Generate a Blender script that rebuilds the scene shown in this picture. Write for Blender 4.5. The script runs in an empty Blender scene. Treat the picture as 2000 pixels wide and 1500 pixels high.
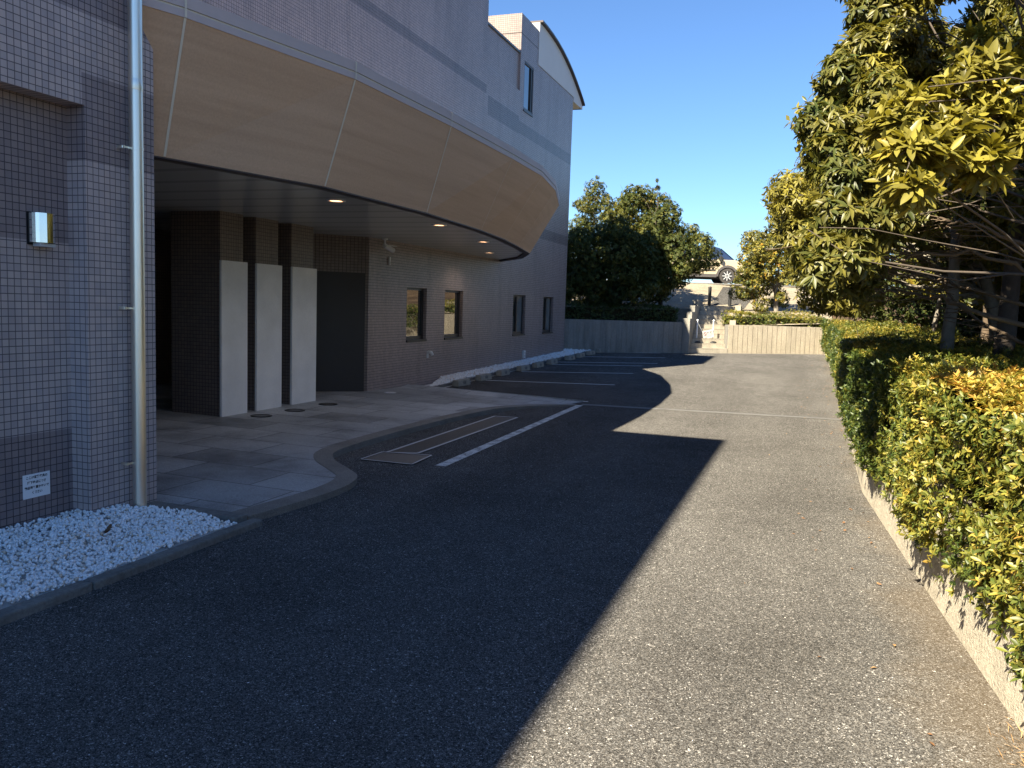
import bpy, bmesh, math, random
import numpy as np
from mathutils import Vector, Matrix
random.seed(7); RNG = np.random.default_rng(11)
def reseed(k):
    global RNG
    random.seed(k); RNG = np.random.default_rng(k)
R = math.radians
S = bpy.context.scene; COL = S.collection

# ------------------------------------------------------------------ camera
# world frame: X = out from the facade, Y = along the facade (away), Z = up
TH = R(19.5017); EU = (math.sin(TH), math.cos(TH)); EV = (math.cos(TH), -math.sin(TH))
F, ROLL, PITCH = 1620.0, 0.0325, math.atan(154/1620.0)
CAM = Vector((7.09, -12.39, 1.65))
def loc2w(a, b, c): return Vector((a*EV[0]+b*EV[1], a*EU[0]+b*EU[1], c))
_fw = (0, math.cos(PITCH), -math.sin(PITCH)); _u0 = (0, math.sin(PITCH), math.cos(PITCH))
_c, _s = math.cos(ROLL), math.sin(ROLL)
_r = (_c, _s*_u0[1], _s*_u0[2]); _u = (-_s, _c*_u0[1], _c*_u0[2])
def at(px, py, D):
    """point of the place seen at photo pixel (px,py), D metres ahead of the camera"""
    d = [_fw[i]*F + _r[i]*(px-1000) - _u[i]*(py-750) for i in range(3)]
    k = D/d[1]
    return CAM + loc2w(d[0]*k, d[1]*k, d[2]*k)
cam = bpy.data.cameras.new('camera'); co = bpy.data.objects.new('camera', cam); COL.objects.link(co)
cam.sensor_width = 36; cam.lens = 36*F/2000; cam.clip_end = 3000; cam.clip_start = 0.05
rw, uw, fw = loc2w(*_r), loc2w(*_u), loc2w(*_fw)
co.matrix_world = Matrix(((rw.x, uw.x, -fw.x, CAM.x), (rw.y, uw.y, -fw.y, CAM.y), (rw.z, uw.z, -fw.z, CAM.z), (0,0,0,1)))
S.camera = co

# ------------------------------------------------------------------ light
SUN_STRENGTH, SKY_STRENGTH, EXPOSURE = 5.0, 0.05, 1.94
sd = Vector((0.433, 0.953, -1.0)).normalized()          # the way the sunlight travels
sl = bpy.data.lights.new('sun', 'SUN'); so = bpy.data.objects.new('sun', sl); COL.objects.link(so)
sl.energy = SUN_STRENGTH; sl.angle = R(0.53); sl.color = (1.0, 0.90, 0.70)
so.rotation_euler = sd.to_track_quat('-Z', 'Y').to_euler()
W = bpy.data.worlds.new('World'); S.world = W; W.use_nodes = True
wn = W.node_tree.nodes; wl = W.node_tree.links
sky = wn.new('ShaderNodeTexSky'); sky.sky_type = 'NISHITA'; sky.sun_disc = False
sky.sun_elevation = math.asin(-sd.z); sky.sun_rotation = math.atan2(-sd.x, -sd.y)
sky.air_density = 1.0; sky.dust_density = 0.0; sky.ozone_density = 6.0
wb = wn.new('ShaderNodeMix'); wb.data_type = 'RGBA'; wb.blend_type = 'MULTIPLY'; wb.inputs[0].default_value = 1.0; wb.inputs[7].default_value = (0.80, 0.93, 1.06, 1)
wl.new(sky.outputs[0], wb.inputs[6]); wl.new(wb.outputs[2], wn['Background'].inputs[0]); wn['Background'].inputs[1].default_value = SKY_STRENGTH
S.view_settings.view_transform = 'Standard'; S.view_settings.look = 'None'
S.view_settings.exposure = EXPOSURE; S.view_settings.gamma = 1.0
S.cycles.max_bounces = 7; S.cycles.transparent_max_bounces = 8

# ------------------------------------------------------------------ helpers: nodes
class NT:
    def __init__(s, name):
        s.m = bpy.data.materials.new(name); s.m.use_nodes = True
        s.t = s.m.node_tree; s.b = s.t.nodes['Principled BSDF']; s.out = s.t.nodes['Material Output']
    def n(s, typ, **kw):
        x = s.t.nodes.new('ShaderNode'+typ)
        for k, v in kw.items(): setattr(x, k, v)
        return x
    def l(s, a, b): s.t.links.new(a, b)
    def val(s, x, sock):
        if isinstance(x, (int, float)): sock.default_value = x
        else: s.l(x, sock)
    def math(s, op, a, b=0.0, c=0.0):
        x = s.n('Math', operation=op)
        for i, v in enumerate((a, b, c)): s.val(v, x.inputs[i])
        return x.outputs[0]
    def obj(s): return s.n('TexCoord').outputs['Object']
    def xyz(s):
        q = s.n('SeparateXYZ'); s.l(s.obj(), q.inputs[0]); return q.outputs
    def comb(s, a, b, c=0.0):
        q = s.n('CombineXYZ')
        for i, v in enumerate((a, b, c)): s.val(v, q.inputs[i])
        return q.outputs[0]
    def noise(s, scale, detail=3.0, rough=0.55, vec=None):
        x = s.n('TexNoise'); x.inputs['Scale'].default_value = scale; x.inputs['Detail'].default_value = detail
        x.inputs['Roughness'].default_value = rough; s.l(vec if vec is not None else s.obj(), x.inputs['Vector']); return x.outputs['Fac']
    def vor(s, scale, feature='F1', vec=None):
        x = s.n('TexVoronoi', feature=feature); x.inputs['Scale'].default_value = scale
        s.l(vec if vec is not None else s.obj(), x.inputs['Vector']); return x
    def ramp(s, fac, stops, interp='LINEAR'):
        x = s.n('ValToRGB'); e = x.color_ramp.elements; x.color_ramp.interpolation = interp
        while len(e) < len(stops): e.new(0.5)
        for q, (p, c) in zip(e, stops):
            q.position = p; q.color = (c, c, c, 1) if isinstance(c, (int, float)) else (*c, 1)
        s.l(fac, x.inputs[0]); return x.outputs[0]
    def mix(s, fac, a, b, blend='MIX'):
        x = s.n('Mix', data_type='RGBA', blend_type=blend)
        s.val(fac, x.inputs[0])
        for v, k in ((a, 6), (b, 7)):
            if isinstance(v, (tuple, list)): x.inputs[k].default_value = (*v, 1)
            elif isinstance(v, (int, float)): x.inputs[k].default_value = (v, v, v, 1)
            else: s.l(v, x.inputs[k])
        return x.outputs[2]
    def bump(s, h, strength=0.4, dist=0.01):
        x = s.n('Bump'); x.inputs['Strength'].default_value = strength; x.inputs['Distance'].default_value = dist
        s.l(h, x.inputs['Height']); s.l(x.outputs[0], s.b.inputs['Normal'])
    def col(s, c):
        if isinstance(c, tuple): s.b.inputs['Base Color'].default_value = (*c, 1)
        else: s.l(c, s.b.inputs['Base Color'])
        return s
    def p(s, rough=0.6, metal=0.0, spec=0.5):
        s.val(rough, s.b.inputs['Roughness']); s.b.inputs['Metallic'].default_value = metal
        s.b.inputs['Specular IOR Level'].default_value = spec; return s

def simple(name, c, rough=0.6, metal=0.0, spec=0.5, var=0.12, scale=9.0):
    t = NT(name); n = t.noise(scale, 5)
    t.col(t.mix(n, tuple(v*(1-var) for v in c), tuple(min(1, v*(1+var)) for v in c))); t.p(rough, metal, spec); return t.m

def tile_mat(name, bands=(), light=(0.385, 0.335, 0.318), dark=(0.215, 0.18, 0.178), pitch=0.048, under=None):
    t = NT(name); o = t.xyz(); g = t.n('NewGeometry'); sn = t.n('SeparateXYZ'); t.l(g.outputs['Normal'], sn.inputs[0])
    side = t.math('GREATER_THAN', t.math('ABSOLUTE', sn.outputs[1]), 0.72)
    h = t.math('ADD', t.math('MULTIPLY', o[0], side), t.math('MULTIPLY', o[1], t.math('SUBTRACT', 1.0, side)))
    br = t.n('TexBrick', offset=0.0, squash=1.0, offset_frequency=1)
    t.l(t.comb(h, t.math('ADD', o[2], 0.012), 0.0), br.inputs['Vector'])
    br.inputs['Scale'].default_value = 1.0; br.inputs['Brick Width'].default_value = pitch; br.inputs['Row Height'].default_value = pitch
    br.inputs['Mortar Size'].default_value = 0.0030; br.inputs['Mortar Smooth'].default_value = 0.1; br.inputs['Bias'].default_value = 0.0
    br.inputs['Color1'].default_value = (0.86, 0.86, 0.88, 1); br.inputs['Color2'].default_value = (1.10, 1.07, 1.03, 1)
    br.inputs['Mortar'].default_value = (0.25, 0.25, 0.28, 1)
    m = None
    for (z0, z1, y0, y1) in bands:
        q = t.math('MULTIPLY', t.math('MULTIPLY', t.math('GREATER_THAN', o[2], z0), t.math('LESS_THAN', o[2], z1)),
                   t.math('MULTIPLY', t.math('GREATER_THAN', o[1], y0), t.math('LESS_THAN', o[1], y1)))
        m = q if m is None else t.math('MAXIMUM', m, q)
    base = light if m is None else t.mix(m, light, dark)
    wz = t.noise(1.0, 5, 0.6, t.comb(t.math('MULTIPLY', h, 3.0), t.math('MULTIPLY', o[2], 0.35)))
    w = t.ramp(wz, [(0.25, 0.76), (0.5, 1.0), (0.8, 1.07)])
    w2 = t.ramp(t.noise(0.7, 3), [(0.3, 0.92), (0.7, 1.05)])
    c = t.mix(1.0, t.mix(1.0, t.mix(1.0, base, br.outputs['Color'], 'MULTIPLY'), w, 'MULTIPLY'), w2, 'MULTIPLY')
    t.col(c); t.p(t.ramp(br.outputs['Fac'], [(0, 0.38), (1, 0.85)]))
    t.bump(t.math('SUBTRACT', 1.0, br.outputs['Fac']), 0.5, 0.003); return t.m

def concrete(name, c=(0.36, 0.33, 0.27), rough_face=0.0, stain=0.6):
    t = NT(name); o = t.xyz()
    n1 = t.noise(3.0, 6, 0.65); n2 = t.noise(45.0, 4, 0.7)
    st = t.noise(1.0, 4, 0.6, t.comb(t.math('MULTIPLY', o[0], 6.0), t.math('MULTIPLY', o[1], 6.0), t.math('MULTIPLY', o[2], 0.7)))
    a = t.mix(n1, tuple(v*0.78 for v in c), tuple(v*1.12 for v in c))
    a = t.mix(1.0, a, t.ramp(n2, [(0.3, 0.68), (0.7, 1.2)]), 'MULTIPLY')
    a = t.mix(1.0, a, t.ramp(st, [(0.35, 1-0.35*stain), (0.6, 1.0)]), 'MULTIPLY')
    t.col(a); t.p(0.9, 0, 0.25)
    if rough_face: t.bump(t.math('ADD', t.noise(34.0, 5, 0.75), t.math('MULTIPLY', t.noise(90, 3), 0.5)), 0.9, rough_face)
    else: t.bump(n2, 0.3, 0.004)
    return t.m

def asphalt_mat(name, dusty=True, k=1.0):
    t = NT(name); o = t.xyz()
    v = t.vor(235.0); sep = t.n('SeparateColor'); t.l(v.outputs['Color'], sep.inputs[0])
    agg = t.ramp(sep.outputs[0], [(0.0, 0.03*k), (0.35, 0.075*k), (0.75, 0.135*k), (0.94, 0.20*k), (0.99, 0.34*k), (1.0, 0.55*k)])
    v2 = t.vor(110.0); s2 = t.n('SeparateColor'); t.l(v2.outputs['Color'], s2.inputs[0])
    agg2 = t.ramp(s2.outputs[1], [(0.0, 0.6), (0.6, 1.0), (0.975, 1.2), (0.99, 2.6)])
    tint = t.ramp(sep.outputs[1], [(0.0, (1.04, 0.95, 0.85)), (0.6, (1.02, 0.97, 0.91)), (1.0, (0.98, 0.97, 0.95))])
    c = t.mix(1.0, t.mix(1.0, agg, tint, 'MULTIPLY'), agg2, 'MULTIPLY')
    big = t.ramp(t.noise(0.55, 5, 0.6), [(0.25, 0.78), (0.5, 1.0), (0.8, 1.18)])
    mid = t.ramp(t.noise(4.0, 4, 0.6), [(0.3, 0.90), (0.7, 1.08)])
    tracks = t.ramp(t.noise(1.0, 3, 0.5, t.comb(t.math('MULTIPLY', o[0], 1.1), t.math('MULTIPLY', o[1], 0.10))), [(0.35, 0.9), (0.65, 1.08)])
    c = t.mix(1.0, t.mix(1.0, t.mix(1.0, c, big, 'MULTIPLY'), mid, 'MULTIPLY'), tracks, 'MULTIPLY')
    if dusty:   # ochre dust that has gathered along the planter wall
        dn = t.math('ADD', o[0], t.math('MULTIPLY', t.math('SUBTRACT', t.noise(1.6, 5, 0.65), 0.5), 0.9))
        d = t.ramp(t.math('MULTIPLY', t.math('SUBTRACT', dn, 7.0), 1.0), [(0.52, 0.0), (0.90, 0.22)])
        c = t.mix(d, c, (0.20, 0.14, 0.075))
    t.col(c); t.p(1.0, 0, 0.0)
    t.bump(t.math('ADD', t.math('MULTIPLY', v.outputs['Distance'], 0.9), t.math('MULTIPLY', s2.outputs[0], 0.4)), 0.55, 0.006)
    return t.m

def leaf_mat(name, stops, rough=0.38, trans=0.3, spec=0.5):
    t = NT(name); a = t.n('Attribute'); a.attribute_name = 'leafcol'
    sp = t.n('SeparateColor'); t.l(a.outputs['Color'], sp.inputs[0])
    c = t.ramp(sp.outputs[0], stops)
    c = t.mix(1.0, c, t.ramp(sp.outputs[1], [(0, 0.7), (1, 1.25)]), 'MULTIPLY')
    t.col(c); t.p(rough, 0, spec)
    tr = t.n('BsdfTranslucent'); t.l(t.mix(1.0, c, (1.25, 1.2, 0.6), 'MULTIPLY'), tr.inputs[0])
    ms = t.n('MixShader'); ms.inputs[0].default_value = trans
    t.l(t.b.outputs[0], ms.inputs[1]); t.l(tr.outputs[0], ms.inputs[2]); t.l(ms.outputs[0], t.out.inputs[0]); return t.m

# ------------------------------------------------------------------ helpers: meshes
class MB:
    def __init__(s): s.v = []; s.f = []
    def add(s, vs, fs):
        k = len(s.v); s.v += [tuple(p) for p in vs]; s.f += [tuple(i+k for i in f) for f in fs]; return s
    def quad(s, a, b, c, d): return s.add([a, b, c, d], [(0, 1, 2, 3)])
    def box(s, x0, x1, y0, y1, z0, z1):
        return s.add([(x0,y0,z0),(x1,y0,z0),(x1,y1,z0),(x0,y1,z0),(x0,y0,z1),(x1,y0,z1),(x1,y1,z1),(x0,y1,z1)],
                     [(3,2,1,0),(4,5,6,7),(0,1,5,4),(1,2,6,5),(2,3,7,6),(3,0,4,7)])
    def prism(s, poly, z0, z1):
        n = len(poly); zf0 = z0 if callable(z0) else (lambda x, y: z0); zf1 = z1 if callable(z1) else (lambda x, y: z1)
        return s.add([(x, y, zf0(x, y)) for x, y in poly]+[(x, y, zf1(x, y)) for x, y in poly],
                     [tuple(range(n-1, -1, -1)), tuple(range(n, 2*n))]+[(i, (i+1) % n, n+(i+1) % n, n+i) for i in range(n)])
    def obox(s, c, ax, ay, hx, hy, z0, z1):
        """box with horizontal axes ax, ay (unit 2-vectors), half sizes hx, hy"""
        P = [(c[0]+i*hx*ax[0]+j*hy*ay[0], c[1]+i*hx*ax[1]+j*hy*ay[1]) for i, j in ((-1,-1),(1,-1),(1,1),(-1,1))]
        return s.prism(P, z0, z1)
    def tube(s, path, rad, n=8, cap=True):
        path = [Vector(p) for p in path]; rad = rad if isinstance(rad, (list, tuple)) else [rad]*len(path)
        vs, fs = [], []; up = Vector((0.13, 0.31, 0.94))
        for i, p in enumerate(path):
            d = (path[min(i+1, len(path)-1)]-path[max(i-1, 0)])
            d = d.normalized() if d.length > 1e-9 else Vector((0, 0, 1))
            a = d.cross(up); a = a.normalized() if a.length > 1e-3 else d.cross(Vector((1, 0, 0))).normalized(); b = d.cross(a)
            for k in range(n):
                w = 2*math.pi*k/n; vs.append(p+(a*math.cos(w)+b*math.sin(w))*rad[i])
        for i in range(len(path)-1):
            for k in range(n):
                fs.append((i*n+k, i*n+(k+1) % n, (i+1)*n+(k+1) % n, (i+1)*n+k))
        if cap: fs += [tuple(range(n-1, -1, -1)), tuple(range((len(path)-1)*n, len(path)*n))]
        return s.add(vs, fs)
    def lathe(s, prof, c, n=24, close=True):
        vs, fs = [], []
        for r, z in prof:
            for k in range(n):
                w = 2*math.pi*k/n; vs.append((c[0]+r*math.cos(w), c[1]+r*math.sin(w), c[2]+z))
        m = len(prof)
        for i in range(m-1):
            for k in range(n): fs.append((i*n+k, i*n+(k+1) % n, (i+1)*n+(k+1) % n, (i+1)*n+k))
        if close: fs += [tuple(range(n-1, -1, -1)), tuple(range((m-1)*n, m*n))]
        return s.add(vs, fs)
    def build(s, name, mat, parent=None, smooth=False, bevel=0.0, fix=True):
        me = bpy.data.meshes.new(name); me.from_pydata(s.v, [], s.f)
        if fix:
            bm = bmesh.new(); bm.from_mesh(me); bmesh.ops.recalc_face_normals(bm, faces=bm.faces)
            if bevel:
                bmesh.ops.remove_doubles(bm, verts=bm.verts, dist=1e-5)
                es = [e for e in bm.edges if len(e.link_faces) == 2 and e.calc_face_angle(0) > 0.6]
                bmesh.ops.bevel(bm, geom=es, offset=bevel, segments=2, affect='EDGES', profile=0.6)
            bm.to_mesh(me); bm.free()
        if smooth: me.polygons.foreach_set('use_smooth', [True]*len(me.polygons))
        me.materials.append(mat); o = bpy.data.objects.new(name, me); COL.objects.link(o)
        if parent is not None: o.parent = parent; o.matrix_parent_inverse = Matrix.Translation(-parent.matrix_basis.translation) if parent.type == 'EMPTY' and parent.rotation_euler.z == 0 else Matrix()
        return o
def tag(o, label=None, cat=None, group=None, kind=None):
    for k, v in (('label', label), ('category', cat), ('group', group), ('kind', kind)):
        if v: o[k] = v
    return o
def thing(name, label, cat, loc=(0, 0, 0), group=None):
    o = bpy.data.objects.new(name, None); o.location = loc; o.empty_display_size = 0.2; COL.objects.link(o)
    return tag(o, label, cat, group)
def copy_tree(o, parent=None):
    c = o.copy(); COL.objects.link(c)
    if parent is not None: c.parent = parent
    for ch in list(o.children): copy_tree(ch, c)
    return c
def catmull(P, n=8):
    P = [Vector(p) for p in P]; out = []
    for i in range(len(P)-1):
        a, b, c, d = P[max(i-1, 0)], P[i], P[i+1], P[min(i+2, len(P)-1)]
        for k in range(n):
            t = k/n; out.append(0.5*((2*b)+(c-a)*t+(2*a-5*b+4*c-d)*t*t+(3*b-a-3*c+d)*t**3))
    out.append(P[-1]); return out
def npmesh(name, V, Fs, mat, parent=None, col=None, smooth=False):
    """V (n,3); Fs list of face index arrays (m,k)"""
    me = bpy.data.meshes.new(name); nl = sum(f.size for f in Fs); nf = sum(len(f) for f in Fs)
    me.vertices.add(len(V)); me.vertices.foreach_set('co', np.ascontiguousarray(V, dtype=np.float32).ravel())
    me.loops.add(nl); me.polygons.add(nf)
    me.loops.foreach_set('vertex_index', np.concatenate([f.ravel() for f in Fs]).astype(np.int32))
    tot = np.concatenate([np.full(len(f), f.shape[1]) for f in Fs]); st = np.concatenate([[0], np.cumsum(tot)[:-1]])
    me.polygons.foreach_set('loop_start', st.astype(np.int32)); me.polygons.foreach_set('loop_total', tot.astype(np.int32))
    if smooth: me.polygons.foreach_set('use_smooth', np.ones(nf, dtype=bool))
    me.update(calc_edges=True)
    if col is not None:
        a = me.attributes.new('leafcol', 'FLOAT_COLOR', 'POINT'); a.data.foreach_set('color', np.ascontiguousarray(col, dtype=np.float32).ravel())
    me.materials.append(mat); o = bpy.data.objects.new(name, me); COL.objects.link(o)
    if parent is not None: o.parent = parent; o.matrix_parent_inverse = Matrix.Translation(-parent.location)
    return o
def nrm(a): return a/np.maximum(np.linalg.norm(a, axis=-1, keepdims=True), 1e-9)

LEAF = {   # rows of (t, half width, fold), curl applied as t*t
 'fine': ([(0, 0), (.22, .62), (.5, 1.0), (.78, .66), (1, 0)]),
 'mid': ([(0, 0), (.48, 1.0), (1, 0)]),
}
def leaves(P, D, N, L, Wd, curl, fold, kind, col):
    """vertices, faces and colours of many leaves; P base, D direction, N normal"""
    n = len(P); D = nrm(D); Sd = nrm(np.cross(D, N)); N = np.cross(Sd, D)
    if kind == 'lo':
        tpl = [(0, 0, 0), (.5, 1, 0), (1, 0, 0), (.5, -1, 0)]; faces = [np.array([[0, 1, 2, 3]])]
    else:
        rows = LEAF[kind]; tpl = []; idx = []
        for t, w in rows:
            if w == 0: idx.append([len(tpl)]); tpl.append((t, 0, 0))
            else:
                idx.append([len(tpl), len(tpl)+1, len(tpl)+2]); tpl += [(t, w, w), (t, 0, 0), (t, -w, w)]
        tri, qd = [], []
        for a, b in zip(idx[:-1], idx[1:]):
            if len(a) == 1: tri += [(a[0], b[0], b[1]), (a[0], b[1], b[2])]
            elif len(b) == 1: tri += [(a[0], b[0], a[1]), (a[1], b[0], a[2])]
            else: qd += [(a[0], b[0], b[1], a[1]), (a[1], b[1], b[2], a[2])]
        faces = [np.array(tri)] + ([np.array(qd)] if qd else [])
    T = np.array(tpl, float); k = len(T)
    t = T[None, :, 0:1]; w = T[None, :, 1:2]; fo = T[None, :, 2:3]
    V = P[:, None]+D[:, None]*(t*L[:, None, None])+Sd[:, None]*(w*Wd[:, None, None])+N[:, None]*((fo*fold-curl[:, None, None]*t*t*L[:, None, None]*1.0/np.maximum(Wd[:, None, None], 1e-6))*Wd[:, None, None])
    off = (np.arange(n)*k)[:, None, None]
    Fs = [(f[None]+off).reshape(-1, f.shape[1]) for f in faces]
    return V.reshape(-1, 3), Fs, np.repeat(col, k, axis=0)
def rosettes(C, A, m, L, ratio, spread=(55, 100), droop=0.25, kind='mid', hue=(0.4, 0.2), curl=0.18, hue_add=None):
    """m leaves round each twig tip C with axis A"""
    n = len(C); A = nrm(A); q = nrm(np.cross(A, RNG.normal(size=(n, 3)))); b = np.cross(A, q)
    ph = RNG.uniform(0, 6.28, (n, 1))+np.arange(m)[None]*2.39996+RNG.normal(0, .18, (n, m))
    tl = np.radians(RNG.uniform(*spread, (n, m)))
    rad = q[:, None]*np.cos(ph)[..., None]+b[:, None]*np.sin(ph)[..., None]
    D = A[:, None]*np.cos(tl)[..., None]+rad*np.sin(tl)[..., None]; D[..., 2] -= droop*RNG.uniform(.4, 1.6, (n, m)); D = nrm(D)
    Nn = nrm(A[:, None]*1.0+np.array([0, 0, .5])-D*.2+RNG.normal(0, .2, (n, m, 3)))
    P = C[:, None]+A[:, None]*(RNG.uniform(-.25, .1, (n, m))*L)[..., None]
    Ls = L*RNG.uniform(.62, 1.15, n*m); h = RNG.normal(hue[0], hue[1]*.6, (n, 1))+RNG.normal(0, hue[1]*.7, (n, m))
    if hue_add is not None: h = h+hue_add[:, None]
    col = np.stack([np.clip(h, 0, 1).ravel(), RNG.uniform(0, 1, n*m), np.zeros(n*m), np.ones(n*m)], 1)
    return leaves(P.reshape(-1, 3), D.reshape(-1, 3), Nn.reshape(-1, 3), Ls, Ls*ratio*RNG.uniform(.85, 1.15, n*m), RNG.uniform(.2, 1.6, n*m)*curl, .35, kind, col)
def merge(parts):
    Vs, Fd, Cs, k = [], {}, [], 0
    for V, Fs, c in parts:
        for f in Fs: Fd.setdefault(f.shape[1], []).append(f+k)
        Vs.append(V); Cs.append(c); k += len(V)
    return np.concatenate(Vs), [np.concatenate(x) for x in Fd.values()], np.concatenate(Cs)
def inpoly(x, y, P):
    c = False; j = len(P)-1
    for i in range(len(P)):
        if (P[i][1] > y) != (P[j][1] > y) and x < (P[j][0]-P[i][0])*(y-P[i][1])/(P[j][1]-P[i][1])+P[i][0]: c = not c
        j = i
    return c
def clumps_in(poly, n, D0, D1, r0, r1, mind=0.55, inset=True):
    """crown clumps (centre, radius) filling the outline of a crown, spread through its depth"""
    xs = [p[0] for p in poly]; ys = [p[1] for p in poly]; out = []; tries = 0
    while len(out) < n and tries < n*400:
        tries += 1
        x, y = random.uniform(min(xs), max(xs)), random.uniform(min(ys), max(ys)); D = random.uniform(D0, D1); r = random.uniform(r0, r1); k = F*r/D*(.8 if inset is True else inset)
        if not inpoly(x, y, poly): continue
        if inset and not all(inpoly(x+k*a, y+k*b, poly) for a, b in ((-1, 0), (0, -1), (.0, .8))): continue
        c = at(x, y, D)
        if any((c-o[0]).length < mind*(r+o[1]) for o in out) and tries < n*250: continue
        out.append((c, r))
    return out
def crown(name, clumps, parent, mat, dens, m, L, ratio=.23, kind='mid', hue=(.4, .2), flat=.8, up=.45, **kw):
    parts = []; cs = np.array([c[0][:] for c in clumps]); rs = np.array([c[1] for c in clumps])
    for i, (c, r) in enumerate(clumps):
        n = max(6, int(dens*4*math.pi*r*r)); d = nrm(RNG.normal(size=(n, 3)))
        rr = r*RNG.uniform(.45, 1.08, (n, 1))**.6
        P = np.array(c[:])+d*rr*np.array([1, 1, flat])
        dist = np.linalg.norm(P[:, None]-cs[None], axis=2)/rs[None]; dist[:, i] = 9
        P2 = P[(dist > .62).all(axis=1)]; d2 = d[(dist > .62).all(axis=1)]
        if len(P2) < 2: continue
        A = d2+np.array([0, 0, up])+RNG.normal(0, .25, (len(P2), 3))
        hue2 = (hue[0]+random.gauss(0, hue[1]*.5), hue[1])
        parts.append(rosettes(P2, A, m, L, ratio, kind=kind, hue=hue2, **kw))
    V, Fs, C = merge(parts); return npmesh(name, V, Fs, mat, parent, C, smooth=(kind != 'lo'))
def limb(mb, a, b, r0, r1, sag=0.1, n=6, sides=6, wob=0.06):
    a, b = Vector(a), Vector(b); d = (b-a); L = d.length; pts = []; rad = []
    o1 = Vector((random.gauss(0, 1), random.gauss(0, 1), random.gauss(0, 1)))*wob*L
    for i in range(n+1):
        t = i/n; p = a+d*t+o1*math.sin(math.pi*t)+Vector((0, 0, sag*L*math.sin(math.pi*t)))
        p += Vector((random.gauss(0, 1), random.gauss(0, 1), random.gauss(0, 1)))*wob*.15*L*(0 < i < n)
        pts.append(p); rad.append(r0+(r1-r0)*t)
    mb.tube(pts, rad, sides); return pts
def skeleton(name, parent, base, fork, clumps, r, mat, twigs=3, sides=7):
    mb = MB(); base = Vector(base); fork = Vector(fork)
    limb(mb, base-Vector((0, 0, .25)), fork, r*1.25, r*.8, 0, 7, sides+3, .03)
    for c, cr in clumps:
        pts = limb(mb, fork+Vector((random.gauss(0, r*.2), random.gauss(0, r*.2), random.uniform(-.25, .05)*(fork-base).length)), c, r*random.uniform(.14, .32), .005, random.uniform(-.05, .12), 7, sides, .07)
        for _ in range(twigs):
            q = pts[random.randint(3, 7)]; limb(mb, q, c+Vector([random.gauss(0, 1) for _ in range(3)])*cr*.7, .006, .003, .02, 4, 4, .12)
    return mb.build(name, mat, parent, smooth=True, fix=False)

# ------------------------------------------------------------------ materials
M = {}
INF = 99
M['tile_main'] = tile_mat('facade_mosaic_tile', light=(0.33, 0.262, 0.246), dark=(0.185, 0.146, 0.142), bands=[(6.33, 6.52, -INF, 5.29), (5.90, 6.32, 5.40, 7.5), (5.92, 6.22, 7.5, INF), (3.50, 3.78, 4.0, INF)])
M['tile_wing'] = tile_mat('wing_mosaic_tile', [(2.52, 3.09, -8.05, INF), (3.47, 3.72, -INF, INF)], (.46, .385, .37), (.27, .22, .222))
M['tile_recess'] = tile_mat('recess_mosaic_tile', [(-1, 0.70, -INF, INF), (1.97, 2.95, -INF, INF)], (.43, .36, .345), (.25, .205, .205))
M['tile_dark'] = tile_mat('entrance_mosaic_tile', light=(0.19, 0.15, 0.13))
M['plaster'] = simple('gable_plaster', (0.60, 0.60, 0.61), .8, var=.06, scale=1.5)
M['roofmetal'] = simple('brown_roof_metal', (0.075, 0.055, 0.05), .45, .2)
M['coping'] = simple('grey_coping_metal', (0.10, 0.10, 0.11), .45, .5)
t = NT('canopy_panel'); o = t.xyz()
g1 = t.noise(1.0, 6, .62, t.comb(t.math('MULTIPLY', o[0], .25), t.math('MULTIPLY', o[1], .38), t.math('MULTIPLY', o[2], 11.0)))
g2 = t.noise(60.0, 3, .6)
t.col(t.mix(1.0, t.ramp(g1, [(.26, (.495, .325, .205)), (.5, (.56, .372, .238)), (.74, (.615, .415, .27))]), t.ramp(g2, [(.3, .93), (.7, 1.06)]), 'MULTIPLY')); t.p(.75, 0, .3); M['fascia'] = t.m
M['cap'] = simple('canopy_cap_stone', (.50, .42, .40), .7, var=.07)
M['joint'] = simple('sealant_joint', (.66, .60, .48), .7, var=.05)
M['rim'] = simple('canopy_rim_brown', (.055, .035, .030), .55)
t = NT('canopy_soffit_metal'); o = t.xyz()
fr = t.math('FRACT', t.math('MULTIPLY', o[1], 1/.62)); gr = t.math('LESS_THAN', t.math('ABSOLUTE', t.math('SUBTRACT', fr, .5)), .10)
t.col(t.mix(gr, (.56, .56, .54), (.44, .44, .43))); t.p(.22, .0, .6); M['soffit'] = t.m
t = NT('granite_panel'); v = t.vor(300); sp = t.n('SeparateColor'); t.l(v.outputs['Color'], sp.inputs[0])
t.col(t.mix(1.0, t.ramp(sp.outputs[0], [(0, (.74, .71, .67)), (.5, (.86, .83, .79)), (1, (.92, .90, .87))]), t.ramp(t.noise(2.5, 5), [(.3, .9), (.7, 1.05)]), 'MULTIPLY')); t.p(.55); M['granite'] = t.m
t = NT('plaza_paving'); o = t.xyz()
br = t.n('TexBrick', offset=.5, squash=1.0); t.l(t.comb(o[0], o[1]), br.inputs['Vector']); br.inputs['Scale'].default_value = 1
br.inputs['Brick Width'].default_value = .9; br.inputs['Row Height'].default_value = .6; br.inputs['Mortar Size'].default_value = .006; br.inputs['Bias'].default_value = 0
br.inputs['Color1'].default_value = (.72, .72, .72, 1); br.inputs['Color2'].default_value = (1.18, 1.18, 1.18, 1); br.inputs['Mortar'].default_value = (.18, .18, .18, 1)
v = t.vor(190); sp = t.n('SeparateColor'); t.l(v.outputs['Color'], sp.inputs[0])
c = t.mix(1.0, t.ramp(sp.outputs[0], [(0, (.27, .27, .26)), (.5, (.41, .41, .40)), (1, (.54, .54, .53))]), br.outputs['Color'], 'MULTIPLY')
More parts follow.
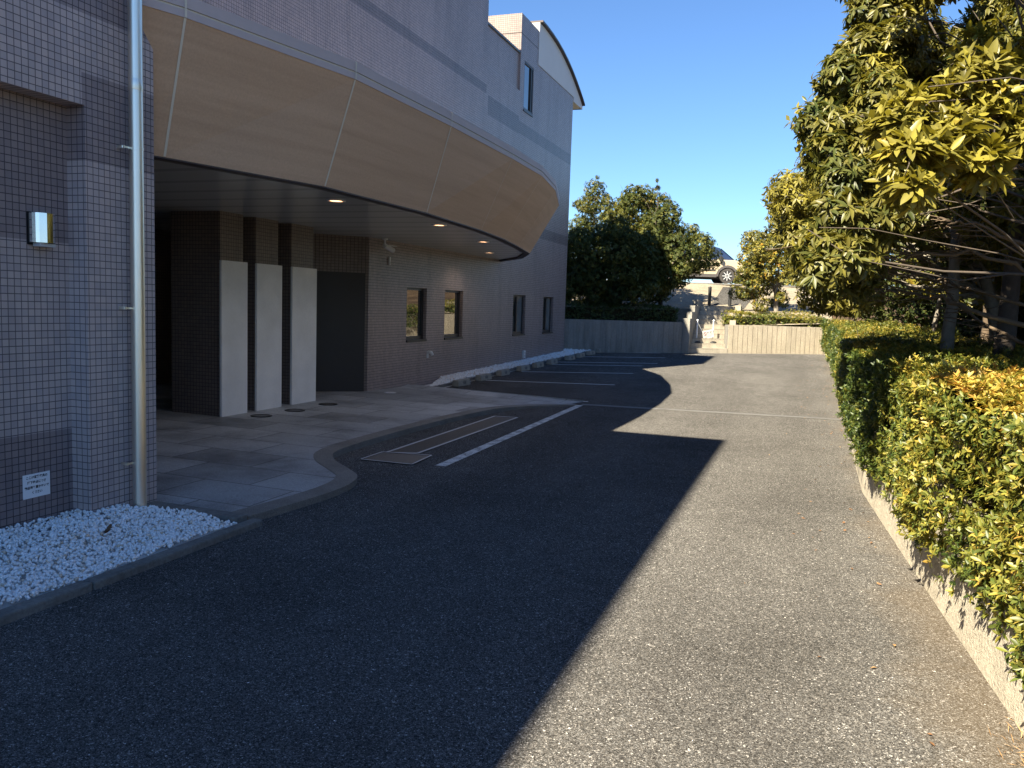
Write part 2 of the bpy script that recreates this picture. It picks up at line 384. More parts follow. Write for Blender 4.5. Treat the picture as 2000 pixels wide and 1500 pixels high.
c = t.mix(1.0, c, t.ramp(t.noise(1.3, 6, .65), [(.3, .5), (.52, .95), (.8, 1.15)]), 'MULTIPLY'); t.col(c); t.p(.6, 0, .4); M['paving'] = t.m
t = NT('kerb_granite'); v = t.vor(200); sp = t.n('SeparateColor'); t.l(v.outputs['Color'], sp.inputs[0])
t.col(t.mix(1.0, t.ramp(sp.outputs[0], [(0, (.13, .12, .105)), (1, (.27, .25, .22))]), t.ramp(t.noise(3, 5), [(.3, .75), (.7, 1.1)]), 'MULTIPLY')); t.p(.7); M['kerb'] = t.m
M['asphalt'] = asphalt_mat('asphalt', True, 1.02)
M['asphalt_path'] = asphalt_mat('asphalt_path', False, .75)
M['conc'] = concrete('smooth_concrete')
M['conc_kerb'] = concrete('kerb_concrete', (.22, .21, .19), 0, .9)
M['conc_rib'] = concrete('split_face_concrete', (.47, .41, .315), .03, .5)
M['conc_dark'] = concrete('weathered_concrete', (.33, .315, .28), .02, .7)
M['conc_wall'] = concrete('hammered_concrete', (.56, .50, .40), .014, .35)
M['step'] = concrete('step_concrete', (.46, .41, .33))
def worn_paint(name, o=0.0):
    t = NT(name); c = t.ramp(t.math('ADD', t.math('MULTIPLY', t.noise(140, 4, .7), .6), t.math('MULTIPLY', t.noise(7, 4, .6), .4)), [(.45-o, (.09, .09, .09)), (.53-o, (.62, .62, .60)), (.8, (.78, .78, .76))])
    t.col(c); t.p(.8); t.bump(t.noise(140, 3), .5, .006); return t.m
M['paint'] = worn_paint('worn_white_paint', .02); M['paint2'] = worn_paint('bay_paint', .09)
M['dark_metal'] = simple('dark_metal', (.02, .02, .022), .45, .6)
M['steel'] = simple('stainless_steel', (.88, .83, .72), .36, 1.0, var=.06, scale=5)
M['chrome'] = simple('polished_steel', (.72, .72, .74), .12, 1.0, var=.03)
M['frame'] = simple('bronze_window_frame', (.045, .040, .038), .4, .5)
M['white_metal'] = simple('white_painted_metal', (.70, .70, .70), .4, var=.04)
M['white'] = simple('white_plate', (.86, .86, .86), .45, var=.03)
M['black'] = simple('black_rubber', (.015, .015, .016), .6)
M['ink'] = simple('black_lettering', (.008, .008, .010), .7)
M['red'] = simple('red_print', (.22, .03, .025), .6)
M['grate'] = simple('grey_grating_metal', (.16, .15, .14), .55, .4, var=.25, scale=30)
M['zinc'] = simple('galvanised_frame', (.50, .51, .52), .5, .1, var=.15, scale=20)
t = NT('window_glass'); t.col((.020, .022, .022)); t.p(.02, 0, 1.0); t.b.inputs['IOR'].default_value = 1.9; M['glass'] = t.m
t = NT('screened_glass'); t.col((.16, .17, .165)); t.p(.08, 0, .6); M['screen'] = t.m
t = NT('dark_void'); t.col((.012, .011, .011)); t.p(.5, 0, .2); M['void'] = t.m  # near-black colour stands for unlit depth: entrance, pillar gaps, grating pit
t = NT('lamp_glow'); t.b.inputs['Emission Color'].default_value = (1, .52, .25, 1); t.b.inputs['Emission Strength'].default_value = 1.6; M['glow'] = t.m
t = NT('white_stone'); a = t.n('Attribute'); a.attribute_name = 'leafcol'; sp = t.n('SeparateColor'); t.l(a.outputs['Color'], sp.inputs[0])
t.col(t.mix(1.0, t.ramp(sp.outputs[0], [(0, (.66, .50, .36)), (.08, (.74, .66, .56)), (.16, (.84, .82, .79)), (1, (.93, .93, .92))]), t.ramp(t.noise(60, 3), [(.3, .93), (.7, 1.02)]), 'MULTIPLY')); t.p(.6, 0, .3); M['stone'] = t.m
def soil(name, a, b, c3):
    t = NT(name); n = t.noise(1.2, 6, .7); n2 = t.noise(18, 5, .75)
    t.col(t.mix(1.0, t.ramp(n, [(.3, a), (.5, b), (.72, c3)]), t.ramp(n2, [(.3, .6), (.7, 1.25)]), 'MULTIPLY')); t.p(.95, 0, .1); t.bump(n2, .8, .04); return t.m
M['soil'] = soil('woodland_soil', (.045, .030, .019), (.085, .058, .036), (.15, .102, .064))
M['bank'] = soil('dry_gravel_bank', (.19, .155, .11), (.27, .23, .17), (.33, .285, .215))
M['bark'] = simple('grey_bark', (.21, .185, .15), .9, var=.45, scale=22)
M['bark_dark'] = simple('dark_bark', (.075, .058, .045), .9, var=.45, scale=25)
M['twig'] = simple('brown_twig', (.12, .085, .055), .9, var=.4, scale=15)
M['core'] = simple('hedge_inner_shade', (.025, .022, .012), 1.0, var=.5, scale=30, spec=.0)  # near-black colour carries the shade inside the hedges
M['leaf_tree'] = leaf_mat('evergreen_leaf', [(0, (.035, .060, .018)), (.25, (.082, .090, .022)), (.5, (.155, .138, .030)), (.8, (.27, .235, .035)), (1, (.45, .25, .04))], .42, .3, .35)
M['leaf_fine'] = leaf_mat('fine_evergreen_leaf', [(0, (.020, .036, .010)), (.4, (.055, .070, .018)), (.75, (.125, .125, .028)), (1, (.24, .18, .035))], .55, .25, .2)
M['leaf_hedge'] = leaf_mat('hedge_leaf', [(0, (.030, .055, .012)), (.3, (.075, .105, .020)), (.55, (.20, .195, .032)), (.8, (.40, .30, .055)), (1, (.50, .27, .06))], .45, .32)
M['litter'] = leaf_mat('fallen_leaf', [(0, (.10, .05, .025)), (.5, (.22, .11, .045)), (1, (.40, .24, .10))], .7, .05)

# ------------------------------------------------------------------ terrain
def gh(y): return .018*max(0.0, y-2.0)
mb = MB()
ys = [-45, -20, 2, 4, 8, 12, 16, 22]
for a, b in zip(ys[:-1], ys[1:]): mb.quad((-3, a, gh(a)), (9, a, gh(a)), (9, b, gh(b)), (-3, b, gh(b)))
tag(mb.build('parking_lot', M['asphalt'], fix=False), kind='structure')

def Hb(x, y):          # ground behind the far walls
    q = y-.354*x
    for q0, h0, q1, h1 in ((-99, 1.12, 14.8, 1.12), (14.8, 1.12, 17.4, 1.72), (17.4, 1.72, 20.0, 1.80), (20.0, 1.80, 24.0, 2.86)):
        if q < q1: return h0+(h1-h0)*max(0, (q-q0))/(q1-q0)
    return 2.86
def Hr(x, y):          # ground of the wood on the right
    a = .93+.005*(y+12)+max(0, x-8.6)*.05+.05*math.sin(x*1.7+y*.6)*min(1, max(0, x-8.2))
    if y > 14: k = min(1, (y-14)/9); a = a*(1-k)+Hb(8, y)*k
    return a
def ring_x(y): return min(8.6, 7.70+.05*math.sin(y*.21)+(.075*(-4-y) if y < -4 else 0))
WD = (.557, .831); WN = (.831, -.557)                   # far wall: along, away: wait sign, away = (-WN reversed)
mb = MB()
xs = [7.85, 8.2, 8.6, 9.2, 10, 11, 12, 13.5, 15, 17, 20, 24, 30, 45, 90, 400]; ys = [-300, -60, -30]+[-20+i*1.0 for i in range(60)]+[45, 60, 100, 400, 900]
k0 = len(mb.v); mb.v += [(max(x, ring_x(y)+.15+.03*i) if y > -13 else x, y, Hr(min(x, 24), min(y, 45))-(.3 if i == 0 else 0)) for y in ys for i, x in enumerate(xs)]; nx = len(xs)
mb.f += [(j*nx+i, j*nx+i+1, (j+1)*nx+i+1, (j+1)*nx+i) for j in range(len(ys)-1) for i in range(nx-1)]
tag(mb.build('woodland_ground', M['soil'], smooth=True), kind='structure')
def wall_y(x): return 13.2+(x+.2)*(15.58-13.2)/(3.4+.2) if x < 3.4 else (16.5+(x-4.54)*(18.45-16.5)/(7.7-4.54) if x > 4.54 else 15.58+(x-3.4)*(16.5-15.58)/1.14)
mb = MB()
xs = [-400, -60, -20, -8, -5, -3, -1.5, 0, 1, 2, 2.7, 3.34, 3.36, 4.60, 4.62, 5.5, 6.5, 7.85]; ts = [.12, .5, 1, 1.5, 2, 2.6, 3.2, 4, 5, 6, 7, 8, 9, 10, 12, 16, 22, 40, 100, 400, 900]
def hb2(x, t):
    y = wall_y(max(-8, x))+t
    if 3.35 < x < 4.61 and t < 3.1: return .1
    return Hb(max(-20, min(x, 8)), y)
mb.v += [(x, wall_y(max(-8, x))+t, hb2(x, t)) for t in ts for x in xs]; nx = len(xs)
mb.f += [(j*nx+i, j*nx+i+1, (j+1)*nx+i+1, (j+1)*nx+i) for j in range(len(ts)-1) for i in range(nx-1)]
tag(mb.build('upper_ground', M['bank']), kind='structure')
# asphalt path up from the stairs to the upper car park
mb = MB(); prev = None
for q in np.linspace(0, 1, 15):
    y0 = 18.62+q*6.0; xl, xr = 3.30-.05*q+(.25*q if q > .5 else 0), 4.45+.5*q
    row = ((xl, y0+.354*(xl-3.4), Hb(xl, y0+.354*(xl-3.4))+.02), (xr, y0+.354*(xr-3.4), Hb(xr, y0+.354*(xr-3.4))+.02))
    if prev: mb.quad(prev[0], prev[1], row[1], row[0])
    prev = row
tag(mb.build('path', M['asphalt_path']), kind='structure')
mb = MB()
for xa, xb in ((-9, 2), (2, 12)):
    ya, yb = 24.15+.354*xa, 24.15+.354*xb
    mb.add([(xa, ya, 2.84), (xb, yb, 2.84), (xb, yb+7, 2.84), (xa, ya+7, 2.84), (xa, ya, 2.90), (xb, yb, 2.90), (xb, yb+7, 2.90), (xa, ya+7, 2.90)], [(0, 1, 5, 4), (4, 5, 6, 7)])
tag(mb.build('upper_car_park', M['conc_kerb']), kind='structure')

# ------------------------------------------------------------------ building
B = thing('building', 'tiled lilac grey building with a curved tan entrance canopy and an arched gable', 'building')
def facade(mb, x, y0, y1, z0, z1, holes, depth=.12):
    Y = sorted({y0, y1, *[h[0] for h in holes], *[h[1] for h in holes]}); Z = sorted({z0, z1, *[h[2] for h in holes], *[h[3] for h in holes]})
    for a, b in zip(Y[:-1], Y[1:]):
        for c, d in zip(Z[:-1], Z[1:]):
            if any(h[0] <= a and b <= h[1] and h[2] <= c and d <= h[3] for h in holes): continue
            mb.quad((x, a, c), (x, b, c), (x, b, d), (x, a, d))
    for a, b, c, d in holes:
        e = x-depth
        mb.quad((x, a, c), (e, a, c), (e, a, d), (x, a, d)); mb.quad((x, b, c), (x, b, d), (e, b, d), (e, b, c))
        mb.quad((x, a, d), (e, a, d), (e, b, d), (x, b, d))
        if c > .2: mb.quad((x, a, c), (x, b, c), (e, b, c), (e, a, c))
WIN = [(1.60, 2.46, .90, 1.92), (3.32, 4.27, .90, 1.92), (7.52, 8.50, .88, 1.92), (10.06, 11.03, .88, 1.92)]
UWIN = (7.80, 8.53, 6.53, 7.74)
mb = MB()
CE = 2.72
facade(mb, 0, -9.6, 5.28, -.3, 7.0, WIN[:2]+[(-7.4, .16, -.3, CE)])
facade(mb, 0, 5.28, 7.50, -.3, 6.93, [])
facade(mb, 0, 7.50, 8.85, -.3, 8.79, [UWIN] + [], .14)
mb2 = MB()
# right of 7.5 low windows straddle the column grid, so cut them in one sheet
mb.v, mb.f = [], []
facade(mb, 0, -9.6, 7.50, -.3, 6.93, WIN[:2]+[(-7.4, .16, -.3, CE)])
facade(mb, 0, 7.50, 12.30, -.3, 6.40, WIN[2:])
facade(mb, 0, 7.50, 8.85, 6.40, 8.79, [UWIN], .06)
facade(mb, 0, 8.85, 12.30, 6.40, 7.93, [])
facade(mb, 0, -9.6, 1.93, 6.93, 7.26, []); facade(mb, 0, 1.93, 5.28, 6.93, 10.25, [])
facade(mb, -.045, 5.28, 7.50, 6.93, 7.84, [])
q = lambda *p: mb.quad(*p)
q((0, 5.28, 6.93), (0, 7.5, 6.93), (-.045, 7.5, 6.93), (-.045, 5.28, 6.93))
XB = -11
q((0, 1.93, 7.26), (XB, 1.93, 7.26), (XB, 1.93, 10.25), (0, 1.93, 10.25)); q((0, 5.28, 6.93), (XB, 5.28, 6.93), (XB, 5.28, 10.25), (0, 5.28, 10.25))
q((0, 7.5, 6.4), (-6, 7.5, 6.4), (-6, 7.5, 8.79), (0, 7.5, 8.79)); q((0, 8.85, 7.5), (-6, 8.85, 7.5), (-6, 8.85, 8.79), (0, 8.85, 8.79)); q((-6, 7.5, 6.4), (-6, 8.85, 6.4), (-6, 8.85, 8.79), (-6, 7.5, 8.79))
q((0, 12.3, -.3), (XB, 12.3, -.3), (XB, 12.3, 7.93), (0, 12.3, 7.93)); q((XB, -9.6, -.3), (XB, 12.3, -.3), (XB, 12.3, 7.0), (XB, -9.6, 7.0))
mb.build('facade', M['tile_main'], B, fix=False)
mb = MB(); q = mb.quad
q((0, -9.6, 7.26), (0, 1.93, 7.26), (XB, 1.93, 7.26), (XB, -9.6, 7.26)); q((0, 1.93, 10.25), (0, 5.28, 10.25), (XB, 5.28, 10.25), (XB, 1.93, 10.25))
q((-.045, 5.28, 7.55), (-.045, 7.5, 7.55), (XB, 7.5, 7.55), (XB, 5.28, 7.55)); q((0, 7.5, 8.79), (0, 8.85, 8.79), (-6, 8.85, 8.79), (-6, 7.5, 8.79))
mb.build('flat_roof', M['conc'], B, fix=False)
mb = MB(); mb.box(-.20, -.01, 5.285, 6.42, 7.835, 7.885); mb.box(-.20, -.01, 6.435, 7.495, 7.835, 7.885); mb.build('parapet_coping', M['coping'], B)
mb = MB()
for (a, b, z) in ((7.5, 8.85, 8.32),): mb.box(-.003, .002, a+.002, b-.002, z, z+.012); mb.box(-6, -.002, 7.496, 7.499, z, z+.012)
mb.build('expansion_joint', M['ink'], B)
# arched gable
arc = [(8.86, 9.00), (9.3, 8.99), (9.8, 8.955), (10.3, 8.90), (10.8, 8.815), (11.3, 8.70), (11.8, 8.555), (12.3, 8.375), (12.8, 8.165), (13.15, 8.00), (13.34, 7.90)]
mb = MB()
poly = [(8.86, 7.93)]+arc+[(13.34, 7.80), (12.32, 7.80), (12.32, 7.93)]
n = len(poly); mb.add([(.015, y, z) for y, z in poly]+[(-.25, y, z) for y, z in poly], [tuple(range(n)), tuple(range(2*n-1, n-1, -1))]+[(i, n+i, n+(i+1) % n, (i+1) % n) for i in range(n)])
mb.build('gable', M['plaster'], B)
mb = MB(); up = [(y, z+.05) for y, z in arc]; dn = [(y, z+.004) for y, z in arc]
n = len(arc); vs = [(.10, y, z) for y, z in dn]+[(.10, y, z) for y, z in up]+[(XB, y, z) for y, z in dn]+[(XB, y, z) for y, z in up]; fs = []
for i in range(n-1): fs += [(i, i+1, n+i+1, n+i), (n+i, n+i+1, 3*n+i+1, 3*n+i), (i+1, i, 2*n+i, 2*n+i+1)]
fs += [(0, n, 3*n, 2*n), (n-1, 3*n-1, 4*n-1, 2*n-1)]; mb.add(vs, fs)
mb.box(XB, .013, 13.26, 13.345, 7.80, 7.90)
mb.build('arched_roof', M['roofmetal'], B)
mb = MB(); mb.quad((-.25, 12.3, 7.80), (-.25, 13.3, 7.80), (XB, 13.3, 7.80), (XB, 12.3, 7.80)); mb.build('eave_soffit', M['plaster'], B)
# windows
def window(y0, y1, z0, z1, dep, kind):
    fr = MB(); w = .045; x0, x1 = -dep, -dep+.05
    fr.box(x0, x1, y0, y0+w, z0+.03, z1); fr.box(x0, x1, y1-w, y1, z0+.03, z1); fr.box(x0, x1, y0+w, y1-w, z1-w, z1); fr.box(x0, x1, y0+w, y1-w, z0+.03, z0+.03+w*1.4)
    if kind == 'slide': m = (y0+y1)/2-.03; fr.box(x0+.005, x1+.012, m-.03, m+.03, z0+.09, z1-w)
    if kind == 'upper': m = y1-.16; fr.box(x0+.005, x1+.01, m-.02, m+.02, z0+.09, z1-w)
    f = fr.build('window', M['frame'], B)
    s = MB(); s.box(-dep, .022, y0+.004, y1-.004, z0-.012, z0+.03); s.build('sill', M['frame'], f)
    if kind == 'slide':
        p = MB(); p.box(x0+.01, x0+.03, y0+w, m-.03, z0+.09, z1-w); p.build('pane', M['glass'], f)
        p = MB(); p.box(x0+.01, x0+.03, m+.03, y1-w, z0+.09, z1-w); p.build('screen', M['screen'], f)
    else:
        p = MB(); p.box(x0+.01, x0+.025, y0+w, y1-w, z0+.09, z1-w); p.build('pane', M['glass'], f)
for i, w_ in enumerate(WIN): window(*w_, .12, 'slide' if i > 1 else 'single')
window(*UWIN, .06, 'upper')
# wing on the left
mb = MB(); WX = 2.47
facade(mb, WX, -30, -9.6, -.3, 8.57, [(-30, -9.6, -.3, 2.88)], .16)
mb.v, mb.f = [], []
for a, b, c, d in ((-8.03, -7.41, -.3, 2.88), (-30, -7.41, 2.88, 4.5), (-30, -9.6, 4.5, 8.57)): mb.quad((WX, a, c), (WX, b, c), (WX, b, d), (WX, a, d))
mb.quad((WX, -8.03, -.3), (WX, -8.03, 2.88), (2.31, -8.03, 2.88), (2.31, -8.03, -.3)); mb.quad((WX, -30, 2.88), (WX, -8.03, 2.88), (2.31, -8.03, 2.88), (2.31, -30, 2.88))
mb.quad((WX, -7.41, -.3), (0, -7.41, -.3), (0, -7.41, 4.5), (WX, -7.41, 4.5)); mb.quad((WX, -9.6, 4.5), (XB, -9.6, 4.5), (XB, -9.6, 8.57), (WX, -9.6, 8.57))
mb.quad((WX, -9.6, 4.5), (WX, -7.41, 4.5), (0, -7.41, 4.5), (0, -9.6, 4.5)); mb.quad((WX, -30, 8.57), (WX, -9.6, 8.57), (XB, -9.6, 8.57), (XB, -30, 8.57)); mb.quad((WX, -30, -.3), (XB, -30, -.3), (XB, -30, 8.57), (WX, -30, 8.57))
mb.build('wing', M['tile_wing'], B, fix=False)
mb = MB(); mb.quad((2.31, -30, -.3), (2.31, -8.03, -.3), (2.31, -8.03, 2.88), (2.31, -30, 2.88)); mb.build('recessed_wall', M['tile_recess'], B, fix=False)
# entrance
mb = MB()
mb.quad((-3.2, -9, -.1), (-3.2, 1, -.1), (-3.2, 1, CE), (-3.2, -9, CE)); mb.quad((0, -7.40, -.1), (-3.2, -7.40, -.1), (-3.2, -7.40, CE), (0, -7.40, CE)); mb.quad((-1.2, -.9, -.1), (-3.2, -.9, -.1), (-3.2, -.9, CE), (-1.2, -.9, CE))
mb.quad((-.02, .155, -.1), (-.66, -.42, -.1), (-.66, -.42, CE), (-.02, .155, CE)); mb.quad((-.66, -.42, -.1), (-1.2, -.9, -.1), (-1.2, -.9, CE), (-.66, -.42, CE))
mb.build('entrance_wall', M['tile_dark'], B, fix=False)
mb = MB(); dd = Vector((-.64, -.575, 0)).normalized(); nn = Vector((dd.y, -dd.x, 0)); nn = nn if nn.x > 0 else -nn
a = Vector((-.05, .128, 0))+nn*.012; b = a+dd*.95
mb.quad((a.x, a.y, .0), (b.x, b.y, .0), (b.x, b.y, 2.11), (a.x, a.y, 2.11)); mb.build('entrance_panel', simple('dark_brown_panel', (.026, .021, .020), .5), B, fix=False)
mb = MB(); mb.box(-3.15, -3.1, -7.0, -3.7, 0, 2.3); mb.build('entrance_door', M['void'], B)
for (a, b) in ((-3.62, -3.17), (-2.90, -2.40), (-2.08, -1.52)):
    mb = MB(); mb.box(-.78, -.002, a, b, -.1, CE); p = mb.build('pillar', M['tile_dark'], B)
    mb = MB(); mb.box(.0, .035, a-.02, b+.05, .05, 2.10); mb.build('stone_panel', M['granite'], p, bevel=.004)
mb = MB(); mb.box(-.80, -.74, -2.9-.3, -1.5, -.1, CE); mb.build('pillar_gap_dark', M['void'], B)  # near-black sheet painted in for the darkness between the pillars
# canopy
bot = [Vector(p) for p in ((1.62, -9.0, 0), (2.33, -7.15, 0), (2.74, -5.54, 0), (2.78, -3.42, 0), (2.62, -1.30, 0), (2.42, .20, 0), (2.12, 1.75, 0), (1.72, 3.6, 0), (1.02, 5.2, 0), (.02, 6.62, 0))]
top = [Vector(p) for p in ((1.9, -9.15, 0), (2.62, -7.25, 0), (3.0, -5.46, 0), (3.06, -3.41, 0), (3.05, -1.28, 0), (3.0, .25, 0), (2.74, 1.85, 0), (2.2, 3.9, 0), (1.3, 5.7, 0), (.02, 7.3, 0))]
ZB, ZT = 2.70, 3.68
def strip(mb, A, za, Bt, zb):
    k = len(mb.v); n = len(A); mb.v += [(p.x, p.y, za) for p in A]+[(p.x, p.y, zb) for p in Bt]; mb.f += [(k+i, k+i+1, k+n+i+1, k+n+i) for i in range(n-1)]
def offs(A, d):
    out = []
    for i, p in enumerate(A):
        e = (A[min(i+1, len(A)-1)]-A[max(i-1, 0)]).normalized(); out.append(p+Vector((e.y, -e.x, 0))*d)
    return out
lerp = lambda A, C, t: [a.lerp(c, t) for a, c in zip(A, C)]
can = MB(); strip(can, bot, ZB, top, ZT); can = can.build('canopy', M['fascia'], B, fix=False)
mb = MB(); t1 = offs(top, .006); t2 = offs(top, .012); t3 = offs(top, -.04)
strip(mb, top, ZT, t1, ZT); strip(mb, t1, ZT, t1, ZT+.055); mb.build('canopy_cap', M['cap'], can, fix=False)
mb = MB(); strip(mb, offs(top, -.002), ZT+.055, offs(top, -.002), ZT+.072); mb.build('cap_joint', M['joint'], can, fix=False)
mb = MB(); strip(mb, t1, ZT+.072, t1, ZT+.16); strip(mb, t1, ZT+.16, t3, ZT+.165); mb.v += [(0, p.y, ZT+.165) for p in top]; k = len(mb.v)-len(top); mb.f += [(k-len(top)+i, k-len(top)+i+1, k+i+1, k+i) for i in range(len(top)-1)]
strip(mb, t1, ZT+.055, offs(top, -.003), ZT+.055); mb.build('canopy_roof', M['cap'], can, fix=False)
inn = offs(bot, -.13)
mb = MB(); strip(mb, bot, ZB, bot, ZB-.012); strip(mb, bot, ZB-.012, inn, ZB-.012); strip(mb, inn, ZB-.012, inn, CE-.002); mb.build('canopy_rim', M['rim'], can, fix=False)
mb = MB(); n = len(inn); mb.v += [(p.x, p.y, CE-.003) for p in inn]+[(-3.2, p.y, CE-.003) for p in inn]; mb.f += [(i, i+1, n+i+1, n+i) for i in range(n-1)]; mb.build('soffit', M['soffit'], can, fix=False)
for ij in range(1, 7):          # panel joints
    w = .010 if ij < 4 else .004
    def on(A, k):
        p = A[k]; e1 = (A[k]-A[k-1]).normalized(); e2 = (A[k+1]-A[k]).normalized(); return p-e1*w, p+e2*w
    (a0, a1), (b0, b1) = on(offs(bot, .004), ij), on(offs(top, .004), ij)
    mb = MB(); mb.quad((a0.x, a0.y, ZB+.004), (a1.x, a1.y, ZB+.004), (b1.x, b1.y, ZT-.002), (b0.x, b0.y, ZT-.002))
    c0, c1 = on(offs(top, .012), ij); mb.quad((c0.x, c0.y, ZT), (c1.x, c1.y, ZT), (c1.x, c1.y, ZT+.158), (c0.x, c0.y, ZT+.158))
    mb.build('panel_joint', M['joint'], can, fix=False)
# downlights
for (x, y), wl_ in zip(((2.19, -4.45), (2.22, -1.85), (1.76, .95), (.78, 3.75)), ('nearest the downpipe', 'second from the downpipe', 'third from the downpipe', 'farthest along the canopy')):
    d = thing('downlight', 'round recessed downlight glowing orange in the canopy soffit, '+wl_, 'ceiling light', (x, y, CE), 'downlights in the canopy soffit')
    mb = MB(); mb.lathe([(.105, -.002), (.105, -.014), (.075, -.014), (.075, -.005)], (x, y, CE), 24, False); mb.build('trim_ring', M['white_metal'], d, smooth=True)
    mb = MB(); mb.lathe([(.001, -.0065), (.075, -.0065)], (x, y, CE), 24, False); mb.build('lamp', M['glow'], d, fix=False)
    ld = bpy.data.lights.new('bulb', 'SPOT'); ld.energy = 4.5; ld.color = (1.0, .84, .66); ld.spot_size = R(150); ld.spot_blend = .6; ld.shadow_soft_size = .02
    lo = bpy.data.objects.new('bulb', ld); COL.objects.link(lo); lo.parent = d; lo.location = (0, 0, -.02)
# ------------------------------------------------------------------ things on the walls
px, py = 2.475+.072, -7.66
d = thing('downpipe', 'tall round stainless steel rainwater downpipe fixed to the tiled corner', 'downpipe', (px, py, .1))
mb = MB(); mb.tube([(px, py, .04), (px, py, 3.07)], .0475, 28, False); mb.tube([(px, py, 3.07), (px, py, 4.5)], .0475, 28, False); mb.build('pipe', M['steel'], d, smooth=True)
mb = MB(); mb.lathe([(.0476, 3.06), (.0488, 3.065), (.0488, 3.13), (.0476, 3.135)], (px, py, 0), 28, False); mb.build('joint_collar', M['steel'], d, smooth=True)
for z in (2.66, 1.54, .42):
    mb = MB(); mb.lathe([(.0478, z-.009), (.0496, z-.009), (.0496, z+.009), (.0478, z+.009)], (px, py, 0), 28, False)
    mb.box(px-.02, px-.012, py-.09, py-.045, z-.006, z+.006); mb.box(2.471, px-.014, py-.10, py-.088, z-.010, z+.010)
    mb.lathe([(.001, .009), (.010, .009), (.010, -.009), (.001, -.009)], (px-.03, py-.094, z), 10, False); mb.build('bracket', M['steel'], d)
d = thing('wall_lamp', 'small half round polished steel lamp on the recessed tiled wall', 'wall lamp', (2.31, -8.26, 2.04))
mb = MB(); mb.box(2.311, 2.325, -8.35, -8.17, 1.94, 2.15); mb.build('back_plate', M['dark_metal'], d)
mb = MB(); A = [(2.325+.085*math.sin(math.pi*i/12), -8.26-.085*math.cos(math.pi*i/12)) for i in range(13)]
k = len(A); mb.v += [(x, y, 1.955) for x, y in A]+[(x, y, 2.145) for x, y in A]; mb.f += [(i, i+1, k+i+1, k+i) for i in range(k-1)]; mb.f += [tuple(range(k, 2*k))]
mb.build('shade', M['chrome'], d, fix=False)
mb = MB(); mb.box(2.326, 2.385, -8.32, -8.20, 1.930, 1.952); mb.build('lamp_base', M['zinc'], d)
# notice
d = thing('notice_sign', 'small white notice with four lines of black Japanese writing on the recessed wall', 'sign', (2.31, -8.32, .35))
mb = MB(); mb.box(2.312, 2.316, -8.425, -8.22, .275, .435); mb.build('plate', M['white'], d)
def text(s, size, org, rot, mat, name, parent, align='CENTER', extrude=0.0):
    c = bpy.data.curves.new(name, 'FONT'); c.body = s; c.size = size; c.align_x = align; c.align_y = 'CENTER'; c.extrude = extrude; c.offset = size*.028
    o = bpy.data.objects.new(name, c); COL.objects.link(o); o.matrix_world = rot; o.location = org
    bpy.context.view_layer.update(); me = bpy.data.meshes.new_from_object(o.evaluated_get(bpy.context.evaluated_depsgraph_get()))
    mw = o.matrix_world.copy(); bpy.data.objects.remove(o); me.transform(mw)
    me.materials.clear(); me.materials.append(mat); r = bpy.data.objects.new(name, me); COL.objects.link(r)
    r.parent = parent; r.matrix_parent_inverse = Matrix.Translation(-parent.location); return r
RX = Matrix(((0, 0, 1, 0), (1, 0, 0, 0), (0, 1, 0, 0), (0, 0, 0, 1)))       # text facing +X, reading along +Y
for i, s in enumerate(('ここは避難器具の', '降下地点につき', '物品等を置かないで', 'ください')):
    text(s, .0205, (2.3175, -8.3225, .412-.034*i), RX, M['ink'], 'lettering', d)
# camera, sensor, spout, socket
d = thing('security_camera', 'white bullet security camera on a stalk under the canopy soffit', 'camera', (.16, .45, 2.7))
mb = MB(); mb.lathe([(.001, 0), (.05, 0), (.05, -.02), (.018, -.03), (.018, -.12), (.001, -.12)], (.16, .42, CE-.003), 14, False); mb.build('mount', M['white_metal'], d, smooth=False)
mb = MB(); mb.tube([(.15, .42, 2.60), (.18, .68, 2.53)], [.042, .046], 14); mb.box(.13, .22, .46, .76, 2.605, 2.612); mb.build('body', M['white_metal'], d)
mb = MB(); mb.tube([(.1803, .681, 2.5297), (.181, .69, 2.527)], .04, 14); mb.build('lens', M['black'], d)
d = thing('motion_sensor', 'small upright white sensor box on the wall below the security camera', 'sensor', (.0, .87, 2.36))
mb = MB(); mb.box(.002, .03, .845, .885, 2.29, 2.43); mb.build('case', M['white_metal'], d, bevel=.004); mb = MB(); mb.box(.03, .036, .853, .877, 2.31, 2.345); mb.build('eye', M['zinc'], d)
d = thing('pipe_outlet', 'small hooded metal pipe outlet on the wall below the nearest window', 'pipe outlet', (0, 2.6, .64))
mb = MB(); mb.box(.001, .006, 2.50, 2.60, .55, .69); mb.build('plate', M['zinc'], d); mb = MB(); mb.tube([(.006, 2.56, .67), (.07, 2.57, .665), (.10, 2.575, .61)], [.03, .032, .03], 12); mb.build('spout', M['white_metal'], d, smooth=True)
d = thing('outdoor_socket', 'pale electrical socket box low on the wall above the white stones', 'socket box', (0, 8.43, .36))
mb = MB(); mb.box(.001, .05, 8.36, 8.50, .26, .46); mb.build('box', M['white_metal'], d, bevel=.006); mb = MB(); mb.box(.05, .058, 8.385, 8.475, .30, .355); mb.box(.05, .058, 8.385, 8.475, .375, .43); mb.build('cover', M['zinc'], d)

